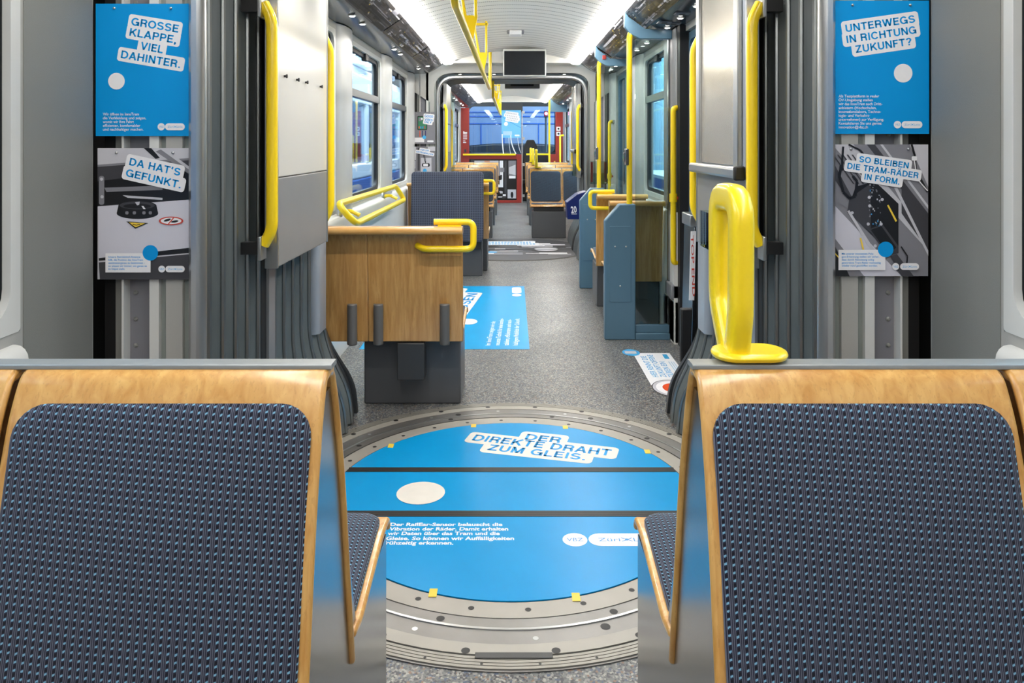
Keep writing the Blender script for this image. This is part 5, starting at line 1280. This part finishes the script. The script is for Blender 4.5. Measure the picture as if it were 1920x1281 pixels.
b = B(); b.tube(fillet([(1.11, 16.0, 1.51), (1.03, 16.0, 1.51), (1.03, 16.0, 0.75), (1.11, 16.0, 0.75)], 0.04), 0.02, 12, up=(0, 1, 0)); b.build('grip_tube', 'yellow', t)
t = thing('front_bracket', 'grey-blue bracket box under the far coving by the front door', 'bracket', (0.95, 15.2, 2.0))
b = B(); b.prism([(0.76, 2.26), (0.93, 2.13), (1.12, 2.13), (1.12, 1.98), (0.80, 1.98), (0.76, 2.05)], 'y', 15.2, 15.26); b.build('plate', 'bluegrey', t, bevel=0.005)
t = thing('glass_wing', 'upright glass wing just beyond the far gangway, window side', 'glass screen', (-0.85, 10.6, 0.9))
b = B(); b.box(-1.06, -0.80, 10.42, 10.428, 0.1, 2.05); b.build('pane', 'glass_clear', t)
b = B(); b.box(-1.06, -0.80, 10.41, 10.438, 0.06, 0.1); b.build('foot_profile', 'alu', t)
# ------------------------------------------------------------------ the depot outside
b = B(); b.box(-9, 9, -6, 30, -0.9, -0.8); struct(b.build('floor', 'hall_floor', None, smooth=0))
b = B(); b.box(-9, -8.9, -6, 30, -0.8, 6); struct(b.build('wall_left', 'hall_wall', None, smooth=0))
b = B(); b.box(4.6, 4.7, -6, 30, -0.8, 6); 
for k in range(150): b.box(4.58, 4.6, -5+k*0.22, -4.9+k*0.22, -0.8, 6)
struct(b.build('wall_right', 'hall_wall', None, smooth=0))
b = B(); b.box(-9, 9, -6, 30, 6, 6.1); struct(b.build('ceiling', 'dark', None, smooth=0))
t = thing('hall_gate', 'big blue panelled hall gate seen through the windscreen', 'gate', (0, 26, -0.8))
b = B(); b.box(-4, 4, 26, 26.1, -0.8, 4.5); b.build('gate_leaf', 'gate_blue', t)
b = B()
for z in (2.0, 2.25, 2.4, 3.2): b.box(-4, 4, 25.96, 26, z, z+0.04)
for x in (-1.9, -1.1, -0.3, 0.9, 1.7): b.box(x, x+0.04, 25.96, 26, -0.8, 2.0)
b.build('gate_rib', 'tram_blue', t)
t = thing('dark_vehicle_block', 'made-up dark cart parked before the blue gate', 'vehicle', (0, 24, -0.8))
b = B(); b.prism([(-1.6, -0.55), (1.6, -0.55), (1.6, 1.28), (0.6, 1.33), (-0.6, 1.33), (-1.6, 1.25)], 'y', 23.6, 25.2); b.build('body', 'navy_dark', t, bevel=0.05)  # made-up dark body for another tram's front, low in the windscreen view
for x in (-1.2, 1.2):
    for y in (23.9, 24.9):
        b = B(); b.lathe([(0.25, -0.06), (0.25, 0.06)], (x, y, -0.55), 20, 'x'); b.build('wheel', 'black', t)
t = thing('signal_lamp', 'glowing red signal lamp beyond the windscreen', 'lamp', (0.9, 19.6, 2.1))
b = B(); q = W(1024, 213, 19.6); b.lathe([(0.003, -0.04), (0.03, -0.03), (0.04, 0), (0.03, 0.03), (0.003, 0.04)], q, 14, 'y'); b.build('lens', 'redlamp', t)
b = B(); b.box(q.x-0.05, q.x+0.05, 19.64, 19.75, q.z-0.09, q.z+0.07); b.build('housing', 'black', t)
b = B(); b.tube([(q.x, 19.7, -0.8), (q.x, 19.7, q.z)], 0.03, 8, up=(0, 1, 0)); b.build('mast', 'dark', t)
# neighbouring tram
t = thing('neighbouring_tram', 'white and blue tram standing in the hall beside the windows', 'tram', (-3.6, 12, -0.8))
x0 = -2.55
b = B(); b.box(-4.8, x0, 5.5, 21, -0.55, 0.75); b.build('lower_body', 'tram_blue', t, bevel=0.03)
b = B(); b.box(-4.8, x0, 5.5, 21, 0.75, 1.0); b.box(-4.8, x0-0.0, 5.5, 21, 2.0, 2.5); b.build('body_band', 'tram_white', t, bevel=0.03)
b = B(); b.box(-4.6, -2.9, 5.6, 20.9, 2.5, 2.8); b.build('roof_unit', 'g1', t, bevel=0.05)
b = B(); b.box(-4.8, -4.7, 5.5, 21, 1.0, 2.0); b.build('far_glazing', 'tram_glow', t)
for k in range(9):
    y = 5.5+k*1.9
    b = B(); b.box(x0-0.08, x0, y, y+0.22, 1.0, 2.0); b.build('window_pillar', 'tram_white', t)
    if k < 8:
        b = B(); b.box(x0-0.05, x0-0.045, y+0.22, y+1.9, 1.0, 2.0); b.build('window_pane', 'glass', t)
b = B(); b.box(x0, x0+0.02, 9.6, 10.9, -0.5, 2.1); b.build('door_leaf', 'navy', t); 
b = B(); b.box(x0, x0+0.01, 5.5, 21, 2.12, 2.2); b.build('red_stripe', 'signred', t)
b = B()
for y in (7, 12.5, 14, 19.5): b.lathe([(0.33, -0.05), (0.33, 0.05)], (x0-0.3, y, -0.47), 24, 'x')
b.build('wheel', 'black', t)
# bench and tool cupboard outside the doors
t = thing('workbench', 'blue hall workbench with pale top seen through the window by the glass screen', 'workbench', (4.0, 18, -0.8))
b = B(); b.box(3.3, 4.4, 15.5, 20, 0.55, 0.62); b.build('top', 'tram_white', t)
b = B(); b.box(3.35, 4.4, 15.6, 19.9, -0.8, 0.55); b.build('cabinet', 'tram_blue', t)
t = thing('hall_post', 'red steel post of the hall beyond the window by the glass screen', 'post', (2.7, 12.7, -0.8))
b = B(); b.box(2.62, 2.74, 12.7, 12.8, -0.8, 6); b.build('shaft', 'red', t)

t = thing('leaflet_box', 'clear leaflet box on the grey wall beside the far gangway, behind the yellow pole', 'leaflet box', (0.99, 8.6, 0.9))
b = B(); b.box(0.90, 1.09, 8.55, 8.554, 0.88, 1.14); b.box(0.90, 1.09, 8.55, 8.60, 0.878, 0.884); b.build('front_sheet', 'glass_clear', t)
for x in (0.905, 1.06):
    b = B(); b.box(x, x+0.025, 8.57, 8.60, 0.90, 1.13); b.build('red_reflection', 'red', t)  # red bars stand in for a red reflection in the clear box
b = B(); b.box(0.90, 1.09, 8.602, 8.606, 0.88, 1.0); b.build('back_sheet', 'glass_clear', t)
for k, y in enumerate((9.0, 13.0, 17.0)):
    t = thing('hall_beam', 'dark steel roof beam of the hall, %s beyond the windows' % ('first', 'second', 'third')[k], 'beam', (-5, y, 4.0))
    b = B(); b.box(-8.9, -2.0, y, y+0.25, 4.0, 4.5); b.box(-5.2, -5.0, y, y+0.2, -0.8, 4.0); b.build('girder', 'dark', t)
for k in range(5):
    b = B(); y = 8.5+2.6*k; b.box(-3.4, -2.75, y, y+1.3, 2.8, 3.05+0.12*(k % 2)); b.build('roof_box', ('g2', 'dark', 'tram_white')[k % 3], bpy.data.objects['neighbouring_tram'], bevel=0.03)
for k in range(6):
    b = B(); y = 8.0+2.1*k; b.tube([(-3.1, y, 0.2), (-3.1, y, 2.3)], 0.025, 8, up=(0, 1, 0)); b.build('inner_pole', 'yellow', bpy.data.objects['neighbouring_tram'])
    b = B(); b.box(-4.2, -3.5, y+0.4, y+0.5, 0.4, 1.35); b.build('inner_seat', 'navy_dark', bpy.data.objects['neighbouring_tram'])
